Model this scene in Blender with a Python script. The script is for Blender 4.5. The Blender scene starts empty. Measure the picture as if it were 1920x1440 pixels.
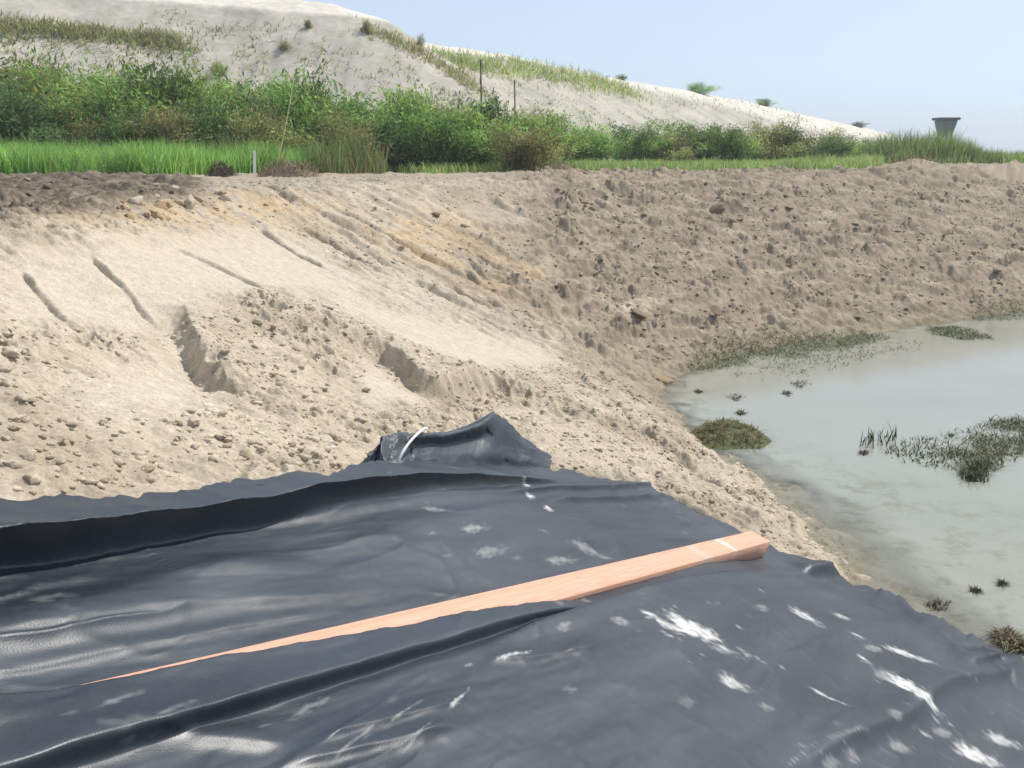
import bpy, math, random
import numpy as np

random.seed(7)
RNG = np.random.default_rng(7)
SC = bpy.context.scene
COL = SC.collection

# ------------------------------------------------------------------ camera
PITCH = math.radians(12.9)
FPX = 1884.0                      # focal length in pixels of the 1920 wide photograph
cam = bpy.data.cameras.new('camera')
cam.sensor_width = 36.0
cam.lens = 36.0 * FPX / 1920.0
cam.clip_start = 0.05
cam.clip_end = 5000.0
cam_o = bpy.data.objects.new('camera', cam)
COL.objects.link(cam_o)
cam_o.location = (0, 0, 0)
cam_o.rotation_euler = (math.pi / 2 - PITCH, 0, 0)
SC.camera = cam_o

# ------------------------------------------------------------------ sky, sun, exposure
SUN_AZ, SUN_EL = math.radians(54), math.radians(52)     # azimuth from +Y towards +X
w = bpy.data.worlds.new('World')
SC.world = w
w.use_nodes = True
nt = w.node_tree
nt.nodes.clear()
sky = nt.nodes.new('ShaderNodeTexSky')
sky.sky_type = 'NISHITA'
sky.sun_disc = False
sky.sun_elevation = SUN_EL
sky.sun_rotation = SUN_AZ
sky.air_density = 0.8
sky.dust_density = 0.9
sky.ozone_density = 8.0
bg = nt.nodes.new('ShaderNodeBackground')
bg.inputs['Strength'].default_value = 0.130
wo = nt.nodes.new('ShaderNodeOutputWorld')
hs_ = nt.nodes.new('ShaderNodeHueSaturation')
hs_.inputs['Saturation'].default_value = 0.60
nt.links.new(sky.outputs[0], hs_.inputs['Color'])
hm_ = nt.nodes.new('ShaderNodeMix'); hm_.data_type = 'RGBA'          # an even, hazy pale blue over the clear-air sky
hm_.inputs[0].default_value = 0.55
nt.links.new(hs_.outputs[0], hm_.inputs[6]); hm_.inputs[7].default_value = (3.75, 4.55, 5.45, 1)
nt.links.new(hm_.outputs[2], bg.inputs['Color'])
nt.links.new(bg.outputs[0], wo.inputs['Surface'])
sl = bpy.data.lights.new('sun', 'SUN')
sl.energy = 3.6
sl.angle = math.radians(0.6)
sl.color = (1.0, 0.95, 0.87)
so = bpy.data.objects.new('sun', sl)
COL.objects.link(so)
so.rotation_euler = (math.pi / 2 - SUN_EL, 0, math.pi - SUN_AZ)
vs = SC.view_settings
SC.display_settings.display_device = 'sRGB'
vs.view_transform = 'Standard'
vs.look = 'None'
vs.exposure = 0.35
vs.gamma = 1.0
vs.use_curve_mapping = False
SC.render.engine = 'CYCLES'
SC.cycles.max_bounces = 6
SC.cycles.transparent_max_bounces = 8

# ------------------------------------------------------------------ helpers
def ray(px, py):
    a, v = (px - 960) / FPX, (720 - py) / FPX
    return np.array([a, math.cos(PITCH) + v * math.sin(PITCH), -math.sin(PITCH) + v * math.cos(PITCH)])

def _hash(ix, iy, seed):
    h = (ix.astype(np.int64) * 374761393 + iy.astype(np.int64) * 668265263 + seed * 1442695041) & 0xFFFFFFFF
    h = ((h ^ (h >> 13)) * 1274126177) & 0xFFFFFFFF
    return (h ^ (h >> 16)) & 0xFFFFFFFF

def noise(x, y, seed=0):
    ix, iy = np.floor(x), np.floor(y)
    fx, fy = x - ix, y - iy
    ux, uy = fx * fx * fx * (fx * (fx * 6 - 15) + 10), fy * fy * fy * (fy * (fy * 6 - 15) + 10)
    def g(a, b, dx, dy):
        t = _hash(ix + a, iy + b, seed) * (2 * math.pi / 4294967296.0)
        return np.cos(t) * dx + np.sin(t) * dy
    n0 = g(0, 0, fx, fy) * (1 - ux) + g(1, 0, fx - 1, fy) * ux
    n1 = g(0, 1, fx, fy - 1) * (1 - ux) + g(1, 1, fx - 1, fy - 1) * ux
    return (n0 * (1 - uy) + n1 * uy) * 1.5

def fbm(x, y, scale, octs=4, seed=0, gain=0.5):
    x, y = np.asarray(x, float) / scale, np.asarray(y, float) / scale
    out, amp, tot = 0, 1.0, 0
    for o in range(octs):
        out = out + amp * noise(x + 17.3 * o, y - 9.1 * o, seed + o * 31)
        tot += amp
        amp *= gain
        x, y = x * 2.03, y * 2.03
    return out / tot

def smooth(e0, e1, x):
    t = np.clip((x - e0) / (e1 - e0), 0, 1)
    return t * t * (3 - 2 * t)

def spline(pts, n=40):
    p = np.asarray(pts, float)
    if len(p) < 3:
        t = np.linspace(0, 1, n)[:, None]
        return p[0] * (1 - t) + p[-1] * t
    p = np.vstack([2 * p[0] - p[1], p, 2 * p[-1] - p[-2]])
    segs = len(p) - 3
    out = []
    for k in np.linspace(0, segs - 1e-6, n):
        i = int(k); t = k - i
        a, b, c, d = p[i:i + 4]
        out.append(0.5 * ((2 * b) + (c - a) * t + (2 * a - 5 * b + 4 * c - d) * t * t + (3 * b - a - 3 * c + d) * t ** 3))
    return np.array(out)

def line_coords(x, y, poly):
    """signed distance (positive on the right of the direction of travel), 0..1 along, absolute distance"""
    best = np.full(x.shape, 1e9); q = np.zeros(x.shape); u = np.zeros(x.shape)
    seg = np.diff(poly, axis=0)
    L = np.hypot(seg[:, 0], seg[:, 1]); acc = np.concatenate([[0], np.cumsum(L)])
    for i in range(len(seg)):
        if L[i] < 1e-9: continue
        dx, dy = seg[i] / L[i]
        rx, ry = x - poly[i, 0], y - poly[i, 1]
        t = np.clip(rx * dx + ry * dy, 0, L[i])
        d2 = (rx - t * dx) ** 2 + (ry - t * dy) ** 2
        m = d2 < best
        best = np.where(m, d2, best)
        side = rx * dy - ry * dx
        q = np.where(m, np.sign(side) * np.sqrt(d2), q)
        u = np.where(m, (acc[i] + t) / acc[-1], u)
    return q, u, np.sqrt(best)

def inside(x, y, poly):
    r = np.zeros(x.shape, bool)
    n = len(poly)
    for i in range(n):
        x1, y1 = poly[i]; x2, y2 = poly[(i + 1) % n]
        if y1 == y2: continue
        c = ((y1 > y) != (y2 > y)) & (x < (x2 - x1) * (y - y1) / (y2 - y1) + x1)
        r ^= c
    return r

def mesh_np(name, v, f, mats=(), smooth_shade=True, parent=None, col=None, attr=None):
    """v (n,3), f (m,3|4) -> one linked mesh object"""
    me = bpy.data.meshes.new(name)
    v = np.ascontiguousarray(v, np.float32); f = np.ascontiguousarray(f, np.int32)
    k = f.shape[1]
    me.vertices.add(len(v)); me.vertices.foreach_set('co', v.ravel())
    me.loops.add(f.size); me.loops.foreach_set('vertex_index', f.ravel())
    me.polygons.add(len(f))
    me.polygons.foreach_set('loop_start', np.arange(0, f.size, k, dtype=np.int32))
    me.polygons.foreach_set('loop_total', np.full(len(f), k, np.int32))
    if smooth_shade: me.polygons.foreach_set('use_smooth', np.ones(len(f), bool))
    if col is not None:
        a = me.color_attributes.new('Col', 'FLOAT_COLOR', 'POINT')
        c = np.ones((len(v), 4), np.float32); c[:, :3] = col
        a.data.foreach_set('color', c.ravel())
    for an, av in (attr or {}).items():
        a = me.attributes.new(an, 'FLOAT', 'POINT')
        a.data.foreach_set('value', np.ascontiguousarray(av, np.float32))
    me.update(calc_edges=True)
    me.validate()
    for m in mats: me.materials.append(m)
    o = bpy.data.objects.new(name, me)
    COL.objects.link(o)
    if parent: o.parent = parent
    return o

def grid_faces(nr, nc, wrap=False):
    r = np.arange(nr - 1)[:, None]; c = np.arange(nc if wrap else nc - 1)[None, :]
    a = r * nc + c; b = r * nc + (c + 1) % nc
    return np.stack([a, b, b + nc, a + nc], -1).reshape(-1, 4)

def tag(o, label, cat, group=None):
    o['label'] = label; o['category'] = cat
    if group: o['group'] = group
    return o

def struct(o):
    o['kind'] = 'structure'; return o

def stuff(o, label=None):
    o['kind'] = 'stuff'
    if label: o['label'] = label
    return o

def empty(name, loc=(0, 0, 0), rz=0.0):
    o = bpy.data.objects.new(name, None)
    o.empty_display_size = 0.1
    COL.objects.link(o); o.location = loc; o.rotation_euler = (0, 0, rz)
    return o

def copy_tree(o, loc, rot, scale):
    c = o.copy(); COL.objects.link(c); c.location = loc; c.rotation_euler = rot; c.scale = scale
    for ch in list(o.children):
        d = ch.copy(); COL.objects.link(d); d.parent = c
    return c

# ------------------------------------------------------------------ materials
def mat(name):
    m = bpy.data.materials.new(name); m.use_nodes = True
    n = m.node_tree.nodes; n.clear()
    out = n.new('ShaderNodeOutputMaterial'); b = n.new('ShaderNodeBsdfPrincipled')
    m.node_tree.links.new(b.outputs[0], out.inputs['Surface'])
    return m, m.node_tree, b, out

def node(t, kind, **kw):
    n = t.nodes.new(kind)
    for k, v in kw.items(): setattr(n, k, v)
    return n

def tex_noise(t, scale, detail=4, rough=0.55, coord=None):
    n = node(t, 'ShaderNodeTexNoise'); n.inputs['Scale'].default_value = scale
    n.inputs['Detail'].default_value = detail; n.inputs['Roughness'].default_value = rough
    if coord: t.links.new(coord, n.inputs['Vector'])
    return n

def remap(t, sock, lo, hi, a, b):
    n = node(t, 'ShaderNodeMapRange'); t.links.new(sock, n.inputs[0])
    for i, v in enumerate((lo, hi, a, b)): n.inputs[i + 1].default_value = v
    return n.outputs[0]

def mixc(t, fac, a, b, mode='MIX'):
    n = node(t, 'ShaderNodeMix', data_type='RGBA', blend_type=mode)
    for s, v in ((n.inputs[0], fac), (n.inputs[6], a), (n.inputs[7], b)):
        if isinstance(v, bpy.types.NodeSocket): t.links.new(v, s)
        else: s.default_value = v if not isinstance(v, tuple) else (*v, 1)
    return n.outputs[2]

def earth_mat(name, fine=70, bump=0.5, dist=0.012, lo=0.72, hi=1.22):
    m, t, b, out = mat(name)
    tc = node(t, 'ShaderNodeTexCoord').outputs['Object']
    at = node(t, 'ShaderNodeAttribute', attribute_name='Col')
    n1 = tex_noise(t, fine, 5, 0.65, tc); n2 = tex_noise(t, fine * 0.18, 5, 0.6, tc)
    f1 = remap(t, n1.outputs[0], 0.3, 0.7, lo, hi); f2 = remap(t, n2.outputs[0], 0.3, 0.7, 0.85, 1.12)
    mu = node(t, 'ShaderNodeMath', operation='MULTIPLY'); t.links.new(f1, mu.inputs[0]); t.links.new(f2, mu.inputs[1])
    vm = node(t, 'ShaderNodeVectorMath', operation='SCALE'); t.links.new(at.outputs['Color'], vm.inputs[0]); t.links.new(mu.outputs[0], vm.inputs['Scale'])
    t.links.new(vm.outputs[0], b.inputs['Base Color'])
    b.inputs['Roughness'].default_value = 0.95; b.inputs['Specular IOR Level'].default_value = 0.15
    bp = node(t, 'ShaderNodeBump'); bp.inputs['Strength'].default_value = bump; bp.inputs['Distance'].default_value = dist
    t.links.new(n1.outputs[0], bp.inputs['Height']); t.links.new(bp.outputs[0], b.inputs['Normal'])
    return m

def plain_mat(name, col, rough=0.9, var=0.25, scale=30, spec=0.2):
    m, t, b, out = mat(name)
    tc = node(t, 'ShaderNodeTexCoord').outputs['Object']
    n1 = tex_noise(t, scale, 4, 0.6, tc)
    c = mixc(t, remap(t, n1.outputs[0], 0.3, 0.7, 0, 1), tuple(np.array(col) * (1 - var)), tuple(np.minimum(np.array(col) * (1 + var), 1)))
    t.links.new(c, b.inputs['Base Color'])
    b.inputs['Roughness'].default_value = rough; b.inputs['Specular IOR Level'].default_value = spec
    return m

def leaf_mat(name, col, var=0.35, transl=0.35):
    m, t, b, out = mat(name)
    at = node(t, 'ShaderNodeAttribute', attribute_name='Col')
    oi = node(t, 'ShaderNodeObjectInfo')
    hs = node(t, 'ShaderNodeHueSaturation')
    t.links.new(remap(t, oi.outputs['Random'], 0, 1, 0.485, 0.515), hs.inputs['Hue'])
    t.links.new(remap(t, oi.outputs['Random'], 0, 1, 1 - var * 0.5, 1 + var * 0.6), hs.inputs['Value'])
    c = mixc(t, 1.0, at.outputs['Color'], tuple(col), 'MULTIPLY')
    t.links.new(c, hs.inputs['Color'])
    t.links.new(hs.outputs[0], b.inputs['Base Color'])
    b.inputs['Roughness'].default_value = 0.6; b.inputs['Specular IOR Level'].default_value = 0.25
    tr = node(t, 'ShaderNodeBsdfTranslucent'); t.links.new(hs.outputs[0], tr.inputs['Color'])
    mx = node(t, 'ShaderNodeMixShader'); mx.inputs[0].default_value = transl
    t.links.new(b.outputs[0], mx.inputs[1]); t.links.new(tr.outputs[0], mx.inputs[2]); t.links.new(mx.outputs[0], out.inputs['Surface'])
    return m

# ------------------------------------------------------------------ terrain function
WATER = -2.6
SHORE = spline([(2.9, -60), (2.75, -12), (2.70, 0), (2.66, 2.5), (2.60, 4.0), (2.42, 4.9), (2.16, 5.6), (2.08, 6.3), (2.10, 7.0), (1.98, 7.8), (1.78, 9.0), (1.62, 10.2), (1.72, 11.2),
                (2.3, 12.3), (4.1, 14.0), (6.2, 15.4), (8.8, 17.1), (13, 19.6), (20, 23), (34, 27), (60, 30), (90, 20), (95, -60)], 90)

def shore_dist(x, y):
    q, u, d = line_coords(x, y, SHORE)
    return -q          # water lies on the right of travel -> inland positive

def base_z(x, y, s=None):
    if s is None: s = shore_dist(x, y)
    crest = -0.45 + 0.13 * smooth(5, 14, x) * smooth(10, 25, y) + 0.05 * smooth(-2, -9, x)
    k = 0.42 + 0.05 * smooth(9, 14, y) * smooth(0, 4, x)
    z = np.where(s > 0, WATER + k * s, WATER + 0.30 * s)
    z = np.maximum(z, WATER - 2.2)
    wv = 0.16
    h = np.clip(0.5 + 0.5 * (crest - z) / wv, 0, 1)          # smooth minimum
    return crest * (1 - h) + z * h - wv * h * (1 - h) * 0.5

def hit(px, py, fn=base_z, tmax=260):
    d = ray(px, py)
    t = np.geomspace(0.5, tmax, 1300)
    p = d[None, :] * t[:, None]
    z = fn(p[:, 0], p[:, 1])
    below = np.nonzero(p[:, 2] <= z)[0]
    if len(below) == 0: return p[-1]
    i = below[0]
    if i == 0: return p[0]
    a0, a1 = p[i - 1, 2] - z[i - 1], p[i, 2] - z[i]
    f = a0 / (a0 - a1)
    return p[i - 1] * (1 - f) + p[i] * f

def hits(pts, n=None):
    h = np.array([hit(a, b)[:2] for a, b in pts])
    return spline(h, n or max(8, 5 * len(pts)))

# edge of the black sheet (plan), from the left over the crest down to below the water
LE_px = [(0, 940), (140, 918), (270, 905), (450, 882), (560, 884), (650, 884), (760, 872), (900, 868), (1030, 874), (1200, 908), (1400, 1000), (1590, 1082)]
LINER_EDGE = np.vstack([[(-3.9, -1.6), (-3.55, -0.9), (-3.2, -0.2), (-2.85, 0.4), (-2.45, 1.05), (-2.1, 1.65), (-1.75, 2.2)], [hit(a, b, lambda x, y: base_z(x, y) + np.interp(a, [0, 270, 450, 650, 900, 1000], [0.10, 0.095, 0.08, 0.055, 0.02, 0.0]))[:2] for a, b in LE_px], [(lambda d: d[:2] * (WATER / d[2]))(ray(a, b)) for a, b in ((1700, 1130), (1800, 1184), (1900, 1236), (2000, 1285))], [(3.6, 4.0), (3.9, 3.2), (4.0, 1.5), (4.0, -1.6)]])
def resample(p, n, sig):
    L = np.concatenate([[0], np.cumsum(np.hypot(*np.diff(p, axis=0).T))]); u = np.linspace(0, L[-1], n)
    q = np.stack([np.interp(u, L, p[:, 0]), np.interp(u, L, p[:, 1])], 1)
    k = np.exp(-0.5 * (np.arange(-3 * sig, 3 * sig + 1) / sig) ** 2); k /= k.sum()
    pad = np.vstack([np.repeat(q[:1], 3 * sig, 0), q, np.repeat(q[-1:], 3 * sig, 0)])
    return np.stack([np.convolve(pad[:, 0], k, 'valid'), np.convolve(pad[:, 1], k, 'valid')], 1)
LINER_EDGE = resample(LINER_EDGE, 420, 5)
LINER_POLY = np.vstack([LINER_EDGE, [(4.0, -4), (-3.6, -4)]])

def poly_px(pts):
    return np.array([hit(a, b)[:2] for a, b in pts])

def soft_poly(x, y, poly, wdt):
    """1 inside, fading to 0 over wdt outside/inside of the outline"""
    out = np.zeros(x.shape)
    lo, hi = poly.min(0) - wdt, poly.max(0) + wdt
    m = (x > lo[0]) & (x < hi[0]) & (y > lo[1]) & (y < hi[1])
    if not m.any(): return out
    xx, yy = x[m], y[m]
    q, u, d = line_coords(xx, yy, np.vstack([poly, poly[:1]]))
    sd = np.where(inside(xx, yy, poly), d, -d)
    out[m] = smooth(-wdt, wdt, sd)
    return out

# (pixel polyline, kind, depth, width)   kinds: groove, step (right side cut down), ridge
MARKS = [
    ([(338, 560), (372, 635), (420, 700), (520, 752)], 'cut', 0.155, 0.60),
    ([(670, 612), (748, 662), (815, 700), (920, 700)], 'cut', 0.17, 0.50),
    ([(35, 488), (80, 545), (132, 596)], 'groove', 0.040, 0.022),
    ([(165, 474), (205, 515), (290, 580)], 'groove', 0.040, 0.022),
    ([(310, 462), (400, 500), (500, 548)], 'groove', 0.055, 0.032),
    ([(480, 425), (540, 465), (610, 508)], 'groove', 0.085, 0.045),
    ([(545, 415), (620, 455), (720, 510)], 'groove', 0.10, 0.08),
    ([(480, 350), (560, 385), (700, 440), (800, 500)], 'groove', 0.08, 0.10),
    ([(620, 430), (740, 500), (860, 570), (960, 610)], 'groove', 0.07, 0.08),
    ([(860, 500), (920, 545), (1010, 560)], 'groove', 0.075, 0.045),
    ([(870, 485), (930, 525), (1025, 540)], 'groove', 0.075, 0.045),
    ([(880, 470), (940, 505), (1030, 520)], 'groove', 0.075, 0.045),
    ([(840, 520), (900, 570), (1000, 590)], 'groove', 0.075, 0.045),
    ([(905, 370), (950, 392), (1010, 412)], 'groove', 0.07, 0.10),
    ([(840, 385), (900, 425), (960, 440)], 'groove', 0.05, 0.10),
    ([(0, 470), (110, 462), (280, 448), (470, 420)], 'ridge', 0.03, 0.12),
    ([(1060, 690), (1130, 745), (1240, 840), (1400, 960)], 'groove', 0.05, 0.07),
    ([(1290, 690), (1200, 640), (1120, 560)], 'groove', 0.04, 0.12),
    ([(1420, 590), (1500, 635)], 'groove', 0.05, 0.06),
    ([(1480, 575), (1590, 615)], 'groove', 0.05, 0.06),
]
MARKS_W = [(hits(p, 18), k, d, wd) for p, k, d, wd in MARKS]

ROUGH_SMOOTH = [   # polygons of machine-smoothed, nearly clean sand
    poly_px([(30, 480), (170, 470), (330, 445), (520, 425), (640, 500), (720, 540), (500, 545), (300, 582), (130, 598), (0, 610), (0, 490)]),
    poly_px([(620, 560), (780, 590), (960, 630), (1060, 655), (1050, 690), (900, 690), (760, 640)]),
    poly_px([(300, 590), (350, 600), (400, 710), (380, 770), (180, 790), (150, 740)]),
    poly_px([(690, 650), (790, 720), (770, 760), (690, 760), (660, 690)]),
    poly_px([(820, 390), (960, 385), (1000, 415), (900, 435)]),
]
DARK_SOIL = poly_px([(-120, 335), (120, 332), (280, 330), (372, 338), (360, 366), (240, 384), (110, 406), (-120, 430)])
YELLOW = poly_px([(690, 400), (860, 395), (1000, 470), (1060, 560), (1000, 600), (850, 520), (700, 450)])
YELLOW2 = poly_px([(120, 395), (300, 370), (420, 360), (600, 370), (640, 400), (430, 420), (250, 425), (120, 420)])
PALE2 = poly_px([(560, 520), (760, 520), (960, 600), (1060, 650), (1040, 700), (900, 690), (720, 630), (560, 580)])

TRACK_A, TRACK_B = hit(500, 360)[:2], hit(960, 600)[:2]
TRACK_D = (TRACK_B - TRACK_A) / np.linalg.norm(TRACK_B - TRACK_A)
TRACKS = poly_px([(400, 345), (640, 335), (900, 430), (1040, 560), (1080, 650), (900, 640), (760, 580), (600, 510), (470, 430), (380, 400)])
SLIDE = poly_px([(1060, 670), (1180, 730), (1300, 830), (1450, 930), (1600, 1060), (1400, 990), (1200, 900), (1060, 800), (1020, 720)])
def liner_mask(x, y, wdt):
    return soft_poly(x, y, LINER_POLY, wdt)

def terrain(x, y, want_col=False):
    x = np.asarray(x, float); y = np.asarray(y, float)
    s = shore_dist(x, y)
    z = base_z(x, y, s)
    r = np.hypot(x, y)
    lin = liner_mask(x, y, 0.10)
    sm = np.zeros(x.shape)
    for pg in ROUGH_SMOOTH: sm = np.maximum(sm, soft_poly(x, y, pg, 0.22))
    flat = smooth(4.6, 6.5, s)                                  # the flat top beyond the crest
    far = smooth(9.5, 12.5, y + 0.55 * x) * smooth(-1.5, 1.0, x)      # the brown far bank
    rough = (1 - 0.88 * sm) * (1 - lin)
    n_big = fbm(x, y, 1.5, 3, 1)
    n_mid = fbm(x, y, 0.42, 4, 2, 0.55)
    bil = np.abs(fbm(x, y, 0.30, 3, 3, 0.5))
    n_fine = fbm(x, y, 0.11, 3, 4, 0.55)
    z = z + 0.05 * n_big * (1 - lin) * (0.5 + 0.5 * rough)
    near_amp = smooth(0.9, 0.1, s) * 0.4 + 0.6
    z = z + rough * near_amp * (0.060 * n_mid + 0.10 * (bil - 0.12) + 0.024 * n_fine)
    # clumps thrown up on the far bank, and long scrapes parallel to the shore
    cl = smooth(0.08, 0.55, fbm(x * 1.0 + 0.1 * n_mid, y * 1.3, 0.60, 5, 9, 0.62))
    z = z + far * (0.13 * cl + 0.05 * fbm(s * 2.2, (x + y) * 0.35, 0.7, 3, 12)) * smooth(-0.1, 0.8, s) * (1 - lin)
    z = z + far * (0.060 * fbm(x * 1.1, y, 0.17, 4, 14, 0.65) + 0.075 * np.abs(fbm(x, y * 1.2, 0.36, 4, 15, 0.6))) * smooth(0.0, 0.6, s) * smooth(30, 24, r)
    z = z + 0.004 * fbm(x, y, 0.05, 2, 5) * sm
    # crumbly break-up: little rounded lumps with tight hollows between them
    near = smooth(13, 8, r)
    lump = 0.30 - np.abs(fbm(x, y, 0.17, 2, 70, 0.4)); lump2 = 0.28 - np.abs(fbm(x, y, 0.075, 2, 71, 0.4))
    pat = smooth(-0.25, 0.30, fbm(x, y, 0.9, 3, 72))
    z = z + rough * near * pat * (0.125 * lump + 0.060 * lump2) * smooth(-0.05, 0.3, s)
    # tracks running down the slope, and slides towards the water
    tk = soft_poly(x, y, TRACKS, 0.45); al = x * TRACK_D[0] + y * TRACK_D[1]; ac = x * TRACK_D[1] - y * TRACK_D[0]
    z = z + tk * (0.080 * fbm(ac + 0.05 * n_mid, al * 0.10, 0.24, 3, 73, 0.55) - 0.05 * smooth(0.25, 0.5, fbm(ac, al * 0.07, 0.30, 2, 74))) * (1 - lin)
    sd = soft_poly(x, y, SLIDE, 0.3)
    z = z + sd * 0.030 * fbm(y - 0.25 * x, x * 0.18, 0.16, 3, 75) * (1 - lin)
    z = z + far * 0.085 * fbm(s * 1.5 + 0.25 * (x + y), (x + y) * 0.16, 0.33, 3, 76) * smooth(0.2, 0.8, s) * smooth(30, 24, r)
    # crumbled windrow of dark soil on the crest to the left, spoil in the middle
    ds = soft_poly(x, y, DARK_SOIL, 0.45)
    z = z + ds * (0.03 + 0.13 * np.abs(fbm(x, y, 0.8, 4, 21)) + 0.10 * n_mid)
    for pl, kind, dep, wd in MARKS_W:
        lo, hi = pl.min(0) - 1.2, pl.max(0) + 1.2
        m = (x > lo[0]) & (x < hi[0]) & (y > lo[1]) & (y < hi[1])
        if not m.any(): continue
        q, u, d = line_coords(x[m], y[m], pl)
        ends = smooth(0, 0.18, u) * smooth(1, 0.85, u)
        q = q + 0.02 * fbm(x[m], y[m], 0.15, 3, 33)
        if kind == 'groove':
            qs = q / wd + 0.45 * fbm(x[m], y[m], 0.09, 3, 35)
            dz = -dep * np.where(qs < 0, np.exp(-(qs / 0.55) ** 2), np.exp(-(qs / 1.3) ** 2)) * (0.75 + 0.5 * fbm(x[m], y[m], 0.3, 2, 36)) + 0.3 * dep * np.exp(-((q + 1.6 * wd) / (0.8 * wd)) ** 2)
        elif kind == 'ridge':
            dz = dep * np.exp(-(q / wd) ** 2)
        else:   # cut: scooped on the right of travel (towards the camera), a wall at the line
            ends = smooth(0, 0.32, u) * smooth(1.0, 0.86, u) * np.exp(-(np.maximum(d - np.abs(q), 0) / 0.1) ** 2)
            dz = np.where(q > 0, -dep * np.exp(-(q / wd) ** 1.5), 0) * smooth(-0.02, 0.105, q + 0.035 * fbm(x[m], y[m], 0.10, 3, 34)) + 0.03 * np.exp(-((q + 0.05) / 0.08) ** 2)
        z[m] = z[m] + dz * ends
    z = z - 0.09 * smooth(0.4, 1.0, lin)
    z = np.where(r > 26, z + 0.12 * fbm(x, y, 6, 3, 40) * smooth(26, 40, r), z)
    if not want_col: return z
    # ---- colour of the soil: hollows tan, track troughs brown and their ridges pale
    pale = np.array([0.475, 0.402, 0.308]); white = np.array([0.535, 0.465, 0.375]); yel = np.array([0.51, 0.37, 0.215])
    brown = np.array([0.262, 0.220, 0.168]); dk = np.array([0.12, 0.096, 0.070]); tan = np.array([0.37, 0.305, 0.225])
    c = np.broadcast_to(pale, x.shape + (3,)).copy()
    def lay(c, colr, a): return c * (1 - a[..., None]) + colr * a[..., None]
    v = fbm(x, y, 0.9, 4, 50)
    c = lay(c, tan, smooth(-0.05, 0.35, v) * 0.8 * (1 - sm))
    c = lay(c, white, np.maximum(sm * 0.75, soft_poly(x, y, PALE2, 0.4) * 0.6))
    yl = np.maximum(soft_poly(x, y, YELLOW, 0.5), soft_poly(x, y, YELLOW2, 0.7)) * smooth(-0.35, 0.2, fbm(x, y, 0.5, 4, 52))
    c = lay(c, yel, yl * 0.85)
    fl = flat * smooth(7, 12, r)
    c = lay(c, tan * 0.92, fl * 0.7)
    fb = far * smooth(-0.45, 0.05, fbm(x, y, 1.1, 4, 55) + 0.35 * smooth(0.5, 4, x))
    c = lay(c, brown * np.array([1.10, 1.06, 1.02]), fb * 0.92)
    c = lay(c, dk * 1.6, far * smooth(-0.02, 0.32, fbm((x + 0.7 * y) * 0.55, (y - 0.7 * x) * 1.3, 0.42, 5, 63, 0.62)) * 0.85)
    c = lay(c, np.array([0.24, 0.19, 0.135]), far * smooth(0.10, 0.5, fbm(x, y * 1.3, 0.30, 4, 65, 0.6)) * 0.65)
    c = lay(c, pale * 0.92, far * smooth(0.12, 0.5, fbm(x * 0.8, y * 1.5, 0.55, 4, 66, 0.6)) * 0.7)
    c = lay(c, tan * 1.10, far * smooth(0.05, 0.35, fbm(s * 2.4, (x + y) * 0.3, 0.6, 4, 57)) * 0.6)
    c = lay(c, tan * 0.8, ds * 0.8)
    c = lay(c, dk * 0.85, np.clip(ds * 1.5, 0, 1) * smooth(-0.55, -0.1, fbm(x, y, 0.5, 4, 58)) * 0.95 * (0.7 + 0.3 * smooth(-0.2, 0.3, fbm(x, y, 0.3, 3, 59))))
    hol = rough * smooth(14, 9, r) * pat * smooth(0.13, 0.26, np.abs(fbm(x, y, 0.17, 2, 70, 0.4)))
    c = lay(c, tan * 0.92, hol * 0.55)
    c = lay(c, brown * 1.15, tk * smooth(0.15, 0.45, fbm(ac, al * 0.10, 0.24, 3, 73, 0.55) * -1) * 0.5)
    c = lay(c, white, tk * smooth(0.10, 0.40, fbm(ac, al * 0.10, 0.24, 3, 73, 0.55)) * 0.45)
    sp = smooth(0.30, 0.5, fbm(x, y, 0.16, 3, 60))
    c = lay(c, dk * 1.6, sp * 0.35 * (1 - sm))
    wet = smooth(0.28, 0.02, s + 0.12 * fbm(x, y, 0.4, 3, 61)) * (1 - smooth(10.2, 8.6, y))
    c = lay(c, np.array([0.20, 0.175, 0.115]), wet * 0.5)
    fargrass = smooth(30, 45, r)
    c = lay(c, np.array([0.13, 0.17, 0.07]), np.maximum(fargrass, smooth(24.0, 26.5, r + 1.2 * fbm(x, y, 2.0, 3, 64)) * smooth(-20, 1, x) * (1 - smooth(8, 10, x)) * 0.85))
    return z, c

# ------------------------------------------------------------------ the ground
az_c = np.linspace(-33, 33, 1000)
az_o = np.concatenate([np.linspace(-180, -33, 70)[1:-1], np.linspace(33, 180, 70)[1:]])
AZ = np.radians(np.sort(np.concatenate([az_c, az_o])))
RR = np.concatenate([np.geomspace(0.35, 3, 60)[:-1], np.geomspace(3, 26, 820)[:-1], np.geomspace(26, 700, 60)])
gx = (RR[:, None] * np.sin(AZ)[None, :]).ravel(); gy = (RR[:, None] * np.cos(AZ)[None, :]).ravel()
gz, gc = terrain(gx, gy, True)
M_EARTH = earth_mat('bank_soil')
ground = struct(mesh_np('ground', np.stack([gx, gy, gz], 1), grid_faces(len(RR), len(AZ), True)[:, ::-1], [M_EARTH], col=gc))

def ground_at(px, py):
    p = hit(px, py)
    for _ in range(2):
        z = terrain(np.array([p[0]]), np.array([p[1]]))[0]
    return np.array([p[0], p[1], z])

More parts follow.
